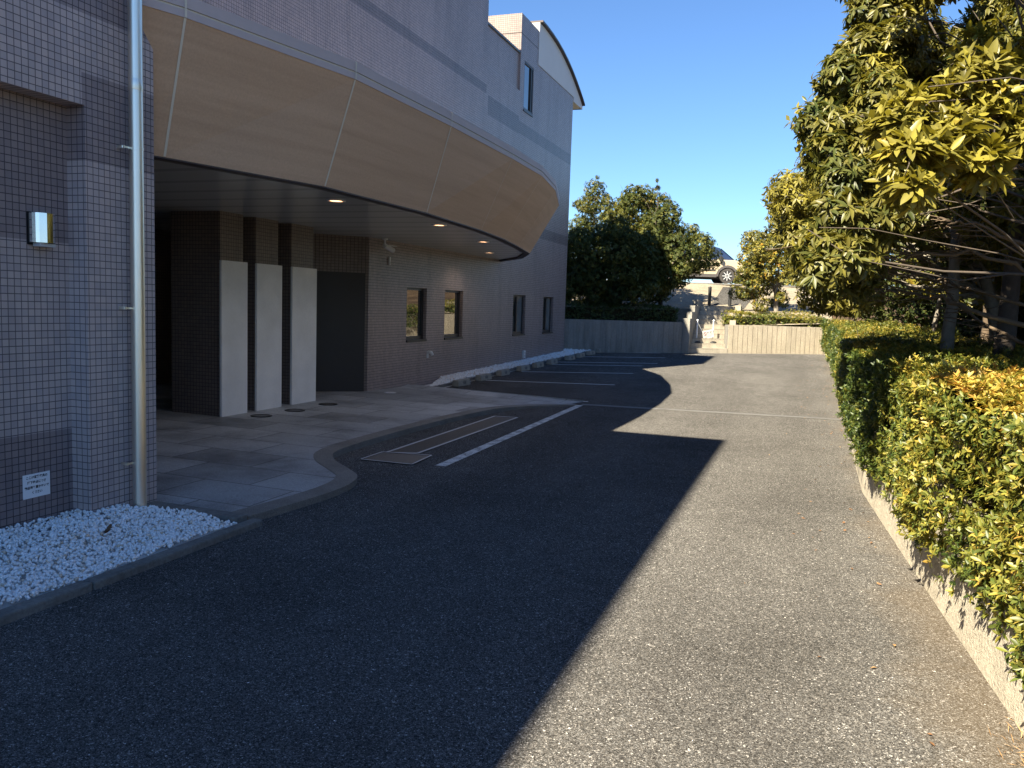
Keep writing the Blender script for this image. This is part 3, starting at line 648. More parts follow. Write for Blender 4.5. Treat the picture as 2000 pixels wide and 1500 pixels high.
# ------------------------------------------------------------------ plaza, kerbs, markings
def zp(x, y):
    t = max(0, min(1, (y+.6)/1.7))*max(0, min(1, (x-1.2)/2.0)); return (.052+(3.3-x)*.012)*(1-.85*t)
out = catmull([(3.33, -7.44, 0), (3.40, -6.9, 0), (3.43, -6.45, 0), (3.40, -6.1, 0), (3.28, -5.80, 0), (3.02, -5.55, 0), (2.72, -5.28, 0), (2.52, -4.95, 0), (2.45, -4.4, 0), (2.44, -3.4, 0), (2.47, -2.4, 0), (2.53, -1.5, 0), (2.68, -.45, 0), (2.98, .35, 0), (3.32, .85, 0), (3.50, 1.10, 0)], 5)
inn2 = offs(out, -.19)
mb = MB(); strip(mb, out, -.05, out, 0); mb.v, mb.f = [], []
k = len(out); mb.v += [(p.x, p.y, -.05) for p in out]+[(p.x, p.y, zp(p.x, p.y)+.004) for p in out]+[(p.x, p.y, zp(p.x, p.y)+.004) for p in inn2]
mb.f += [(i, i+1, k+i+1, k+i) for i in range(k-1)]+[(k+i, k+i+1, 2*k+i+1, 2*k+i) for i in range(k-1)]
tag(mb.build('plaza_kerb', M['kerb']), kind='structure')
mb = MB()
poly = [(-3.3, -7.39), (2.47, -7.42)]+[(p.x, p.y) for p in inn2]+[(3.46, 1.62), (.45, 1.72), (-.01, 1.72), (-3.3, 1.72)]
n = len(poly); mb.add([(x, y, zp(x, y)) for x, y in poly], [tuple(range(n))])
mb.add([(3.46, 1.62, zp(3.46, 0)), (.45, 1.72, zp(.45, 0)), (.45, 1.73, -.02), (3.46, 1.63, -.02)], [(0, 1, 2, 3)])
tag(mb.build('plaza', M['paving'], fix=False), kind='structure')
mb = MB(); mb.prism([(2.30, -7.62), (3.33, -7.56), (3.33, -7.44), (2.47, -7.42), (2.30, -7.42)], -.05, .075); mb.prism([(3.36, -30), (3.45, -30), (3.45, -8.95), (3.36, -8.95)], -.05, .05); mb.prism([(3.36, -8.94), (3.452, -8.94), (3.45, -7.43), (3.36, -7.43)], -.05, .047)
tag(mb.build('gravel_bed_kerb', M['conc_kerb'], bevel=.012), kind='structure')
mb = MB(); mb.add([(.36, 1.9, -.02), (.46, 1.9, -.02), (.62, 14.5, .20), (.50, 14.5, .20), (.36, 1.9, .055), (.46, 1.9, .055), (.62, 14.5, .30), (.50, 14.5, .30)], [(4, 5, 6, 7), (0, 1, 5, 4), (1, 2, 6, 5), (3, 0, 4, 7)])
tag(mb.build('parking_kerb', M['conc_kerb']), kind='structure')
def line(name, a, b, w, mat=None, dz=.004, solid=True):
    a, b = Vector((*a, 0)), Vector((*b, 0)); e = (b-a).normalized(); s = Vector((e.y, -e.x, 0))*w/2; mb = MB()
    n = 6
    for i in range(n):
        p, r = a.lerp(b, i/n), a.lerp(b, (i+1)/n); V = [p-s, r-s, r+s, p+s]
        mb.quad(*[(v.x, v.y, gh(v.y)+dz) for v in V])
    return tag(mb.build(name, mat or M['paint'], fix=False), kind='structure')
line('edge_marking', (3.66, -4.80), (3.53, 1.12), .115)
line('bay_marking', (.55, 1.85), (3.52, 1.72), .085, M['paint2'])
for a, b in (((.69, 4.0), (3.33, 4.69)), ((.70, 6.26), (3.17, 7.44)), ((.73, 8.59), (2.96, 9.67)), ((.62, 9.43), (3.18, 10.77)), ((.74, 11.79), (3.03, 13.01)), ((.72, 13.96), (2.56, 14.91))): line('bay_marking', a, b, .07, M['paint2'])
# drain across the lot
d = thing('drain_channel', 'narrow slotted drain channel running across the asphalt from the plaza tip to the planter wall', 'drain')
mb = MB(); mb.quad((3.52, 1.16, .004), (7.7, 1.66, .004), (7.7, 1.86, .004), (3.52, 1.36, .004)); mb.build('frame', M['conc_kerb'], d, fix=False)
mb = MB(); e = Vector((4.18, .5, 0)).normalized(); 
for i in range(150):
    p = Vector((3.54, 1.19, .007))+e*(i*.0278); s = Vector((-e.y, e.x, 0)); mb.quad(p, p+e*.017, p+e*.017+s*.14, p+s*.14)
mb.build('grating', M['grate'], d, fix=False)
d = thing('floor_grate', 'long sunken metal grating with a pale frame set in the asphalt beside the plaza kerb', 'grate')
mb = MB()
def bar(a, b, w, z): 
    a, b = Vector((*a, z)), Vector((*b, z)); e = (b-a).normalized(); s = Vector((e.y, -e.x, 0))*w/2; mb.quad(a-s, b-s, b+s, a+s)
Q = [(2.84, -4.42), (2.80, -.99), (3.14, -.95), (3.16, -4.30)]
for i, (a, b) in enumerate(zip(Q, Q[1:]+Q[:1])): bar(a, b, .035, .009+.0006*i)
mb.build('frame', M['zinc'], d, fix=False)
mb = MB()
for i in range(110):
    y = -4.38+i*.0308; mb.quad((2.83, y, .006), (3.15, y+.01, .006), (3.15, y+.029, .006), (2.83, y+.019, .006))
mb.build('bars', M['grate'], d, fix=False); mb = MB(); mb.quad((2.83, -4.40, .003), (2.80, -.99, .003), (3.14, -.95, .003), (3.16, -4.3, .003)); mb.build('pit', M['void'], d, fix=False)
d = thing('pit_cover', 'dark rectangular metal pit cover at the near end of the long floor grating', 'pit cover')
mb = MB(); mb.quad((2.82, -4.90, .007), (3.38, -4.89, .007), (3.34, -4.36, .007), (2.80, -4.44, .007)); mb.build('lid', M['grate'], d, fix=False)
mb = MB()
Q = [(2.81, -4.91), (3.39, -4.90), (3.35, -4.35), (2.80, -4.43)]
for i, (a, b) in enumerate(zip(Q, Q[1:]+Q[:1])): bar(a, b, .022, .0125+.0006*i)
mb.build('frame', M['zinc'], d, fix=False)
# round ground lights in front of the pillars and the small cover
for (x, y), s in zip(((.37, -3.27), (.41, -2.57), (.41, -1.72)), ('before the pillar nearest the downpipe', 'before the middle pillar', 'before the pillar farthest from the downpipe')):
    d = thing('ground_light', 'round dark uplight set in the paving '+s, 'ground light', (x, y, zp(x, y)), 'uplights before the pillars')
    mb = MB(); mb.lathe([(.14, .001), (.14, .008), (.10, .010), (.10, .004)], (x, y, zp(x, y)), 28, False); mb.build('ring', M['dark_metal'], d, smooth=True)
    mb = MB(); mb.lathe([(.001, .005), (.10, .005)], (x, y, zp(x, y)), 28, False); mb.build('glass', M['grate'], d, fix=False)
d = thing('inspection_cover', 'small pale round inspection cover in the paving near the white stones', 'pit cover', (.41, .24, zp(.4, 0)))
mb = MB(); mb.lathe([(.001, .009), (.085, .009), (.09, .006), (.09, .0)], (.41, .24, zp(.41, 0)), 24, False); mb.build('lid', M['white_metal'], d); mb = MB(); mb.lathe([(.09, .004), (.105, .006), (.105, .0)], (.41, .24, zp(.41, 0)), 24, False); mb.build('ring', M['zinc'], d)
# wheel stops
nm = ['first', 'second', 'third', 'fourth', 'fifth', 'sixth', 'seventh', 'eighth', 'ninth', 'tenth']
proto = None
for i, (x, y) in enumerate(((.62, 2.85), (.62, 4.05), (.62, 5.25), (.66, 6.55), (.68, 7.65), (.70, 8.80), (.74, 10.4), (.76, 11.5), (.76, 12.7), (.76, 13.9))):
    if proto is None:
        proto = thing('wheel_stop', 'x', 'wheel stop', (0, 0, 0), 'concrete wheel stops along the parking kerb')
        mb = MB(); mb.add([(-.075, -.30, 0), (.075, -.30, 0), (.075, .30, 0), (-.075, .30, 0), (-.06, -.29, .125), (.055, -.29, .125), (.055, .29, .125), (-.06, .29, .125)], [(3, 2, 1, 0), (4, 5, 6, 7), (0, 1, 5, 4), (1, 2, 6, 5), (2, 3, 7, 6), (3, 0, 4, 7)])
        mb.build('block', M['conc'], proto, bevel=.012)
        mb = MB(); mb.box(.066, .072, -.06, .06, .04, .09); mb.build('reflector', M['conc_kerb'], proto); o = proto
    else: o = copy_tree(proto)
    o.location = (x, y, gh(y)); o.rotation_euler = (0, 0, R(random.uniform(-3, 3)))
    o['label'] = 'low grey concrete wheel stop, %s from the plaza along the parking kerb' % nm[i]

# ------------------------------------------------------------------ white stones
def stones(name, pts, size, parent_label, cat, sub=1):
    bm = bmesh.new(); bmesh.ops.create_icosphere(bm, subdivisions=sub, radius=1); bm.verts.ensure_lookup_table()
    T = np.array([v.co[:] for v in bm.verts]); Fc = np.array([[v.index for v in f.verts] for f in bm.faces]); bm.free()
    n = len(pts); k = len(T)
    D = RNG.normal(size=(n, 14, 3)); D = nrm(D); h = RNG.uniform(.55, .95, (n, 14, 1))      # cut by random planes: angular stones
    V = np.repeat(T[None], n, 0)*1.15
    for j in range(14):
        d_ = (V*D[:, j:j+1]).sum(2, keepdims=True); V = V-D[:, j:j+1]*np.maximum(0, d_-h[:, j:j+1])
    V *= (size*RNG.uniform(.6, 1.35, (n, 1, 1))*RNG.uniform(.7, 1.2, (n, 1, 3)))
    V = V+np.array(pts)[:, None]
    col = np.repeat(np.stack([RNG.uniform(0, 1, n), RNG.uniform(0, 1, n), np.zeros(n), np.ones(n)], 1), k, 0)
    o = npmesh(name, V.reshape(-1, 3), [(Fc[None]+(np.arange(n)*k)[:, None, None]).reshape(-1, 3)], M['stone'], None, col)
    return tag(o, parent_label, cat, kind='stuff')
pts = []
while len(pts) < 12500:
    y = random.uniform(-11.2, -7.58); x = random.uniform(2.32, 3.35)
    if x > WX-.0 or y < -8.03:
        if y > -7.62+(x-2.3)*.05 : continue
        if -7.735 < y < -7.6 and x < 2.60: continue
        zt_ = .06+.07*max(0, min(1, (3.2-x)/.9))
        pts.append((x, y, zt_-random.random()**2*.02+.012*math.sin(9*x+5*y)))
stones('white_gravel', pts, .0127, 'bed of white stones at the foot of the notice wall beside the downpipe', 'gravel')
pts = []
while len(pts) < 7000:
    y = 1.74+random.random()**1.2*12.4; 
    if 9.55 < y < 9.75: continue
    w = min(1, (y-1.70)/1.6); x = random.uniform(.40-.42*w if y < 12.35 else -.5, .40+.012*(y-2))
    e = min(1, (x+.02)/.4); pts.append((x, y, gh(y)+.035+.055*min(1, (y-1.7)/1.5)-.03*max(0, e)*.6+random.uniform(-.008, .02)))
stones('white_gravel', pts, .021, 'strip of white stones between the facade and the wheel stops', 'gravel', 1)
mb = MB()
for y0, w_ in ((-10.5, 1),): mb.quad((2.31, -30, .03), (3.35, -30, .03), (3.35, -7.5, .03), (2.31, -7.5, .03))
mb.quad((-.3, 1.74, .0), (.5, 1.74, .0), (.6, 14.4, .24), (-.8, 14.4, .24))
tag(mb.build('gravel_bed', simple('pale_gravel_bed', (.62, .6, .57), .9), fix=False), kind='structure')
d = leaves(np.array([[2.98, -8.42, .135], [2.99, -8.40, .138], [3.0, -8.44, .137]]), np.array([[.2, 1, .1], [-.3, 1, .25], [1, .4, .2]]), np.array([[0, .2, 1.]]*3), np.array([.07, .06, .06]), np.array([.018, .015, .016]), np.array([-.3, -.5, -.4]), .5, 'fine', np.array([[.1, .3, 0, 1], [.3, .2, 0, 1], [.0, .5, 0, 1]]))
tag(npmesh('fallen_leaf', *d[:2], M['litter'], None, d[2]), 'curled brown leaf lying on the white stones near the downpipe', 'leaf')

# ------------------------------------------------------------------ retaining walls and stairs
def rib_wall(name, label, a, b, z0, z1, cat='retaining wall', mat='conc_rib', gap=.011, rib=.178, thick=.26, end_step=None):
    d = thing(name, label, cat, (a[0], a[1], z0)); A, Bv = Vector((*a, 0)), Vector((*b, 0)); e = (Bv-A).normalized(); s = Vector((-e.y, e.x, 0)); L = (Bv-A).length
    mb = MB(); p, r = A+s*.028, Bv+s*.028; mb.prism([(p.x, p.y), (r.x, r.y), ((r+s*thick).x, (r+s*thick).y), ((p+s*thick).x, (p+s*thick).y)], z0-.3, z1-.004); mb.build('wall_core', M['conc_kerb'], d)
    mb = MB(); n = int(L/rib); w = L/n
    for i in range(n):
        p = A+e*(i*w+gap); r = A+e*((i+1)*w-gap); dx = random.uniform(0, .005); p -= s*dx; r -= s*dx
        mb.prism([(p.x, p.y), (r.x, r.y), ((r+s*.04).x, (r+s*.04).y), ((p+s*.04).x, (p+s*.04).y)], z0-.3, z1-random.uniform(0, .006))
    mb.build('ribbed_face', M[mat], d); return d
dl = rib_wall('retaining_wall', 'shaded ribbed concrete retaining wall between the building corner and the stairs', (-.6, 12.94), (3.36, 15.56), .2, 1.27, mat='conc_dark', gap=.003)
mb = MB(); mb.box(3.17, 3.40, 15.40, 15.95, .1, 1.40)
for k in range(4): mb.box(3.20, 3.38, 15.951+k*.7, 16.65+k*.7, .1, 1.40+.22*(k+1) if k < 3 else 2.0)
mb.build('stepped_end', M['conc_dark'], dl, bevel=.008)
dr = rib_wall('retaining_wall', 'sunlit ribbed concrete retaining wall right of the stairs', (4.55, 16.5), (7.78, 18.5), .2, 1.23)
mb = MB()
for k in range(4): mb.box(4.56, 4.76, 16.65+k*.62, 17.269+k*.62, .1, 1.38+.17*k)
mb.build('stepped_end', M['conc'], dr, bevel=.008)
dp = thing('planter_wall', 'long low rough concrete planter wall under the hedge on the right', 'planter wall', (7.7, -12, 0))
mb = MB(); prev = None
ring = []
for y in np.arange(-30, 18.7, .5):
    ring.append((ring_x(y), y))
k = len(ring); mb.v += [(x, y, -.2) for x, y in ring]+[(x, y, gh(y)+.62+.25*max(0, min(1, (y-12)/4))) for x, y in ring]+[(x+.2, y, gh(y)+.62+.25*max(0, min(1, (y-12)/4))) for x, y in ring]+[(x+.2, y, .2) for x, y in ring]
for j in range(3): mb.f += [(j*k+i, j*k+i+1, (j+1)*k+i+1, (j+1)*k+i) for i in range(k-1)]
mb.build('wall', M['conc_wall'], dp)
st = thing('stairs', 'grey concrete stairs rising between the two ribbed retaining walls', 'stairs', (3.97, 16, .25))
mb = MB()
for k in range(10):
    ya, yb = 15.60+k*.29, 16.47+k*.29; z0, z1 = gh(16), .26+.159*(k+1); e_ = 3.6 if k == 9 else .30
    mb.prism([(3.385, ya), (4.555, yb), (4.555, yb+e_*(1 if k < 9 else .25)), (3.385, ya+e_*(1 if k < 9 else .25))], z0 if k == 0 else z1-.25, z1)
mb.build('steps', M['step'], st, bevel=.006)
mb = MB()
for k in range(10):
    ya, yb = 15.60+k*.29-.003, 16.47+k*.29-.003; z1 = .26+.159*(k+1)
    mb.prism([(3.39, ya), (4.55, yb), (4.55, yb+.03), (3.39, ya+.03)], z1-.022, z1+.004)
mb.build('nosing', M['conc'], st)
# barrier: two posts, chain and hanging sign
def post(x, y, z, label):
    d = thing('barrier_post', label, 'barrier post', (x, y, z), 'barrier posts on the stairs')
    mb = MB(); mb.lathe([(.001, 0), (.135, 0), (.14, .02), (.11, .05), (.035, .075), (.001, .075)], (x, y, z), 24, False); mb.build('base', M['black'], d, smooth=True)
    mb = MB(); mb.tube([(x, y, z+.07), (x, y, z+.74)], .022, 14, False); mb.build('pole', M['white'], d, smooth=True)
    mb = MB(); mb.lathe([(.001, -.035), (.02, -.03), (.035, 0), (.025, .026), (.001, .036)], (x, y, z+.765), 14, False); mb.build('knob', M['white'], d, smooth=True)
    return Vector((x, y, z))
zs = .26+.159*2
pa = post(3.52, 16.38, zs, 'white barrier post on a black base in the shade at the left of the stairs'); pb = post(4.02, 16.72, zs, 'white barrier post on a black base in the sun at the middle of the stairs')
d = thing('hanging_sign', 'tilted white no entry sign with a red ring hanging between the barrier posts', 'sign', (3.8, 16.5, zs+.3))
e = (pb-pa).normalized(); up = Vector((0, 0, 1)); tl = R(13); ex = e*math.cos(tl)+up*math.sin(tl); ez = up*math.cos(tl)-e*math.sin(tl); ny = ez.cross(ex); ny = ny if ny.y < 0 else -ny
ct = pa.lerp(pb, .66)+up*.30+ny*.04
def pt(a, b, c=0): return ct+ex*a+ez*b+ny*c
mb = MB(); mb.add([pt(-.20, -.14), pt(.20, -.14), pt(.20, .14), pt(-.20, .14), pt(-.20, -.14, .008), pt(.20, -.14, .008), pt(.20, .14, .008), pt(-.20, .14, .008)], [(3, 2, 1, 0), (4, 5, 6, 7), (0, 1, 5, 4), (1, 2, 6, 5), (2, 3, 7, 6), (3, 0, 4, 7)]); mb.build('plate', simple('toned_down_plate', (.52, .52, .50), .6), d)  # white plate toned down to grey against overexposure
mb = MB(); n = 28; vs = [pt(-.11+.062*math.cos(6.2832*i/n), .03+.062*math.sin(6.2832*i/n), .0095) for i in range(n)]+[pt(-.11+.048*math.cos(6.2832*i/n), .03+.048*math.sin(6.2832*i/n), .0095) for i in range(n)]
mb.add(vs, [(i, (i+1) % n, n+(i+1) % n, n+i) for i in range(n)]); mb.add([pt(-.148, .066, .0098), pt(-.14, .074, .0098), pt(-.072, -.006, .0098), pt(-.08, -.014, .0098)], [(0, 1, 2, 3)]); mb.build('red_ring', M['red'], d, fix=False)
mb = MB(); mb.add([pt(-.118, -.01, .0093), pt(-.104, -.01, .0093), pt(-.100, .045, .0093), pt(-.124, .045, .0093)], [(0, 1, 2, 3)]); mb.add([pt(-.11+.011*math.cos(6.2832*i/8), .058+.011*math.sin(6.2832*i/8), .0093) for i in range(8)], [tuple(range(8))])
for i, (w_, yy, h_) in enumerate(((.035, .055, .05), (.02, .06, .03), (.03, .055, .05), (.02, .055, .04))): mb.add([pt(-.025+i*.052, yy-h_/2, .0093), pt(-.025+i*.052+w_, yy-h_/2, .0093), pt(-.025+i*.052+w_, yy+h_/2, .0093), pt(-.025+i*.052, yy+h_/2, .0093)], [(0, 1, 2, 3)])
for yy, a_, b_ in ((.0, -.02, .17), (-.045, -.15, .16), (-.08, -.15, .10), (-.11, -.15, -.06)): mb.add([pt(a_, yy-.004, .0093), pt(b_, yy-.004, .0093), pt(b_, yy+.004, .0093), pt(a_, yy+.004, .0093)], [(0, 1, 2, 3)])
mb.build('printing', simple('grey_print', (.16, .15, .14), .7), d, fix=False)  # plain grey strokes for the small lettering
for p_, a_ in ((pa, -.19), (pb, .19)):
    mb = MB(); mb.tube([p_+up*.70, pt(a_, .135)], .006, 6); mb.build('chain', M['zinc'], d)
# bollards
for (x, y), s in (((3.33, 21.28), 'left'), ((4.09, 21.55), 'right')):
    z = Hb(x, y)+.0
    d = thing('bollard', 'slim black bollard at the %s edge of the path above the stairs' % s, 'bollard', (x, y, z), 'bollards at the top of the stairs')
    mb = MB(); mb.lathe([(.001, -.1), (.065, -.1), (.065, .76), (.001, .76)], (x, y, z), 16, False); mb.build('shaft', M['black'], d, smooth=False); mb = MB(); mb.lathe([(.067, .765), (.07, .772), (.06, .80), (.001, .81)], (x, y, z), 16, False); mb.build('cap', M['dark_metal'], d)

# ------------------------------------------------------------------ car
def car():
    hd = Vector((.943, .334, 0)); lt = Vector((-.334, .943, 0))
    org = Vector((3.53, 25.6, 0))-hd*1.2+lt*.72; org.z = 2.905
    c = thing('parked_car', 'cream boxy small car with dark wheel arches parked side on above the stairs', 'car', tuple(org))
    Pp = lambda x, y, z: org+hd*x+lt*y+Vector((0, 0, z))
    cream = simple('cream_car_paint', (.48, .40, .275), .25, var=.03); clad = simple('dark_plastic_cladding', (.075, .068, .065), .65); glass = M['glass']; roofm = simple('dark_blue_roof_paint', (.02, .035, .08), .2, spec=.7)
    def ext(prof, y0, y1, name, mat, inset=0.0, bevel=.03, parent=c, top_in=0.0):
        n = len(prof); zm = max(p[1] for p in prof); mb = MB()
        f = lambda z: top_in*max(0, (z-.9)/(zm-.9)) if top_in else 0
        mb.add([Pp(x, y0+f(z), z) for x, z in prof]+[Pp(x, y1-f(z), z) for x, z in prof], [tuple(range(n)), tuple(range(2*n-1, n-1, -1))]+[(i, n+i, n+(i+1) % n, (i+1) % n) for i in range(n)])
        return mb.build(name, mat, parent, bevel=bevel)
    H = .82
    def arch(cx, r=.40, n=9): return [(cx+r*math.cos(math.pi*i/n), .30+r*math.sin(math.pi*i/n)) for i in range(n+1)]
    body = [(-1.86, .32), (-1.9, .55), (-1.9, .96), (-1.84, 1.04), (1.50, 1.03), (1.74, .97), (1.87, .84), (1.90, .55), (1.86, .30)]+arch(1.2)+arch(-1.2)
    bd = ext(body, -H, H, 'body', cream)
    gh_ = [(-1.84, 1.0), (-1.78, 1.42), (-1.62, 1.60), (-1.2, 1.66), (.45, 1.64), (.85, 1.56), (1.50, 1.0)]
    ext(gh_, -H+.03, H-.03, 'roof', roofm, top_in=.14, bevel=.04)
    for xs_, nm_ in (([(-1.66, 1.06), (-1.60, 1.46), (-.98, 1.50), (-.98, 1.06)], 'w'), ([(-.92, 1.06), (-.92, 1.50), (-.18, 1.50), (-.18, 1.06)], 'w'), ([(-.10, 1.06), (-.10, 1.50), (.68, 1.49), (1.12, 1.06)], 'w')):
        for sgn in (-1, 1):
            yy = lambda z: sgn*(H-.03-.14*(z-.9)/.76+.006); mb = MB(); mb.add([Pp(x, yy(z), z) for x, z in xs_], [(0, 1, 2, 3)]); mb.build('side_window', glass, c, fix=False)
    mb = MB(); mb.add([Pp(.92, -.60, 1.53), Pp(.92, .60, 1.53), Pp(1.485, .74, 1.045), Pp(1.485, -.74, 1.045)], [(0, 1, 2, 3)]); mb.add([Pp(.935, -.60, 1.535), Pp(.935, .60, 1.535), Pp(1.50, .74, 1.05), Pp(1.50, -.74, 1.05)], [(0, 1, 2, 3)]); mb.build('windscreen', glass, c)
    for sgn in (-1, 1):
        y0, y1 = (sgn*H, sgn*(H+.03)) if sgn > 0 else (-H-.03, -H+.0)
        for cx in (1.2, -1.2):
            n = 10; mb = MB(); vs = []
            for yv in (y0-.001, y1):
                vs += [Pp(cx+.40*math.cos(math.pi*i/n), yv, .30+.40*math.sin(math.pi*i/n)) for i in range(n+1)]+[Pp(cx+.50*math.cos(math.pi*i/n), yv, .30+.50*math.sin(math.pi*i/n)) for i in range(n+1)]
            m = n+1; fs = []
            for i in range(n): fs += [(i, i+1, m+i+1, m+i), (2*m+i+1, 2*m+i, 3*m+i, 3*m+i+1), (i+1, i, 2*m+i, 2*m+i+1), (m+i, m+i+1, 3*m+i+1, 3*m+i)]
            mb.add(vs, fs); mb.build('wheel_arch', clad, c)
        mb = MB(); a = [(-.72, .26), (.72, .26), (.72, .40), (-.72, .40)]; mb.add([Pp(x, y0, z) for x, z in a]+[Pp(x, y1, z) for x, z in a], [(0, 1, 2, 3), (7, 6, 5, 4)]+[(i, 4+i, 4+(i+1) % 4, (i+1) % 4) for i in range(4)]); a = [(-.72, .55), (.66, .55), (.66, .60), (-.72, .60)]; mb.add([Pp(x, y0, z) for x, z in a]+[Pp(x, y1, z) for x, z in a], [(0, 1, 2, 3), (7, 6, 5, 4)]+[(i, 4+i, 4+(i+1) % 4, (i+1) % 4) for i in range(4)]); mb.build('side_sill', clad, c)
        for cx in (1.2, -1.2):
            def wh(r, a, b, name, mat, par, n=28):
                mb = MB(); mb.tube([Pp(cx, sgn*a, .33), Pp(cx, sgn*b, .33)], r, n); return mb.build(name, mat, par, bevel=.012 if r > .3 else 0)
            tyre = simple('tyre_rubber', (.05, .045, .042), .85); w = wh(.33, .60, .815, 'wheel', tyre, c)
            wh(.225, .80, .819, 'rim', M['black'], w)
            mb = MB()
            for k in range(8):
                t0 = 6.2832*k/8; dx = Vector((math.cos(t0), math.sin(t0))); sx = Vector((-dx.y, dx.x))*.018
                mb.add([Pp(cx+p.x, sgn*.8225, .33+p.y) for p in (dx*.04-sx, dx*.215-sx*.8, dx*.215+sx*.8, dx*.04+sx)], [(0, 1, 2, 3)])
            mb.build('spokes', M['zinc'], w)
        mb = MB(); mb.tube([Pp(.85, sgn*.80, 1.05), Pp(.85, sgn*.98, 1.09)], [.05, .10], 10); mb.build('mirror', M['black'], c)
        mb = MB(); x0, x1, z0, z1 = -1.91, -1.74, .62, .92; yy = sgn*(H+.008); mb.add([Pp(x0, yy, z0), Pp(x1, yy, z0), Pp(x1, yy, z1), Pp(x0, yy, z1), Pp(x0-.01, sgn*.62, z0), Pp(x0-.01, sgn*.62, z1)], [(0, 1, 2, 3), (0, 3, 5, 4)]); mb.build('tail_light', simple('red_lens', (.55, .02, .02), .2), c)
        mb = MB(); mb.tube([Pp(1.80, sgn*.60, .76), Pp(1.885, sgn*.60, .76)], .09, 14); mb.build('headlight', M['white'], c)
    for x in (-.95, -.14, .78):
        mb = MB(); mb.add([Pp(x, -H-.004, .42), Pp(x+.012, -H-.004, .42), Pp(x+.012, -H-.004, 1.0), Pp(x, -H-.004, 1.0)], [(0, 1, 2, 3)]); mb.build('door_gap', M['ink'], c, fix=False)
    for x in (-.55, .05):
        mb = MB(); mb.tube([Pp(x, -H-.02, .88), Pp(x+.2, -H-.02, .88)], .018, 8); mb.build('door_handle', cream, c)
    mb = MB(); mb.add([Pp(1.2, -.6, .2), Pp(1.2, .6, .2), Pp(-1.2, .6, .2), Pp(-1.2, -.6, .2), Pp(1.2, -.6, .34), Pp(1.2, .6, .34), Pp(-1.2, .6, .34), Pp(-1.2, -.6, .34)], [(3, 2, 1, 0), (4, 5, 6, 7), (0, 1, 5, 4), (1, 2, 6, 5), (2, 3, 7, 6), (3, 0, 4, 7)]); mb.build('underbody', M['black'], c)
car()

# ------------------------------------------------------------------ hedges
def mound(P, nv):      # the clipped bushes of a row bulge one by one
    a = np.abs(np.sin(P[:, 1]*1.55+.35*np.sin(P[:, 0]*2.3)))-.72
    return np.stack([(-.10*a-.03)*(nv[0] < -.5), 0*a, .12*a*(P[:, 2] > .8+.012*P[:, 1])], 1)
def hedge(name, label, segs, L, dens, kind, hue_fn, core_in=.10):
    """segs: list of (origin, u vector, v vector, outward normal) patches; the leaf sprays sit on them"""
    d = thing(name, label, 'hedge', tuple(segs[0][0])); parts = []
    for o, u, v, nv, jit in segs:
        o, u, v, nv = map(np.array, (o, u, v, nv)); n = int(np.linalg.norm(np.cross(u, v))*dens)
        a, b = RNG.uniform(0, 1, (n, 1)), RNG.uniform(0, 1, (n, 1)); P = o+u*a+v*b
        bumps = (np.sin(P[:, 0]*4.1+P[:, 1]*3.3)+np.sin(P[:, 1]*5.7+P[:, 2]*6+1)+np.sin(P[:, 1]*1.9+2.2)+np.sin(P[:, 0]*2.7+P[:, 2]*9))*.25*jit
        P = P+nv*(bumps+RNG.normal(0, jit*.35, n)-.02)[:, None]+mound(P, nv)
        A = nv+RNG.normal(0, .45, (n, 3))+np.array([0, 0, .35])
        parts.append(rosettes(P, A, 8, L, .185, (30, 95), .05, kind, (.0, .16), .12, hue_fn(P, nv)))
    V, Fs, C = merge(parts); npmesh('foliage', V, Fs, M['leaf_hedge'], d, C, smooth=(kind != 'lo')); return d
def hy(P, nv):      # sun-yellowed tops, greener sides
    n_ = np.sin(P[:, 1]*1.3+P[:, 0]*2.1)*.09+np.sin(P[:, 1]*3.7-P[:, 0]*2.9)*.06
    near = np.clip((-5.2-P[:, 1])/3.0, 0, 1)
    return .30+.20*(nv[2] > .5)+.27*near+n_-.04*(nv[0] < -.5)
def hx(y): return ring_x(y)-.06
reseed(51)
def hseg(y0, y1):
    xa, xb = hx(y0), hx(y1); za, zb = gh(y0), gh(y1); zt0, zt1 = 1.30+za*.6, 1.30+zb*.6
    return [((xa, y0, .38+za), (xb-xa, y1-y0, zb-za), (0, 0, .88), (-1, 0, 0), .09), ((xa+.03, y0, zt0-.06), (xb-xa, y1-y0, zt1-zt0), (1.75, 0, .10), (0, 0, 1), .10)]
sg = sum((hseg(-12+2*i, -10+2*i) for i in range(4)), []); rest = hseg(-4.0, 3.0)+hseg(3.0, 10.0)+hseg(10.0, 18.3)
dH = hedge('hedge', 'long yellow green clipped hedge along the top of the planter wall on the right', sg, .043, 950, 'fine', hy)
parts = []
def extra(parent, segs, L, dens, kind, fn):
    parts = []
    for o, u, v, nv, jit in segs:
        o, u, v, nv = map(np.array, (o, u, v, nv)); n = int(np.linalg.norm(np.cross(u, v))*dens); P = o+u*RNG.uniform(0, 1, (n, 1))+v*RNG.uniform(0, 1, (n, 1))
        bumps = (np.sin(P[:, 0]*4.1+P[:, 1]*3.3)+np.sin(P[:, 1]*5.7+P[:, 2]*6+1)+np.sin(P[:, 1]*1.9+2.2)+np.sin(P[:, 0]*2.7+P[:, 2]*9))*.25*jit
        P = P+nv*(bumps+RNG.normal(0, jit*.35, n)-.02)[:, None]+mound(P, nv)
        parts.append(rosettes(P, nv+RNG.normal(0, .45, (n, 3))+np.array([0, 0, .35]), 8, L, .20, (35, 95), .05, kind, (.0, .16), .12, fn(P, nv)))
    return parts
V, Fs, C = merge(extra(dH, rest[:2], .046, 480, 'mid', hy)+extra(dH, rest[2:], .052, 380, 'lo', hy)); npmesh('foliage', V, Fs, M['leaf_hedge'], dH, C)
mb = MB()
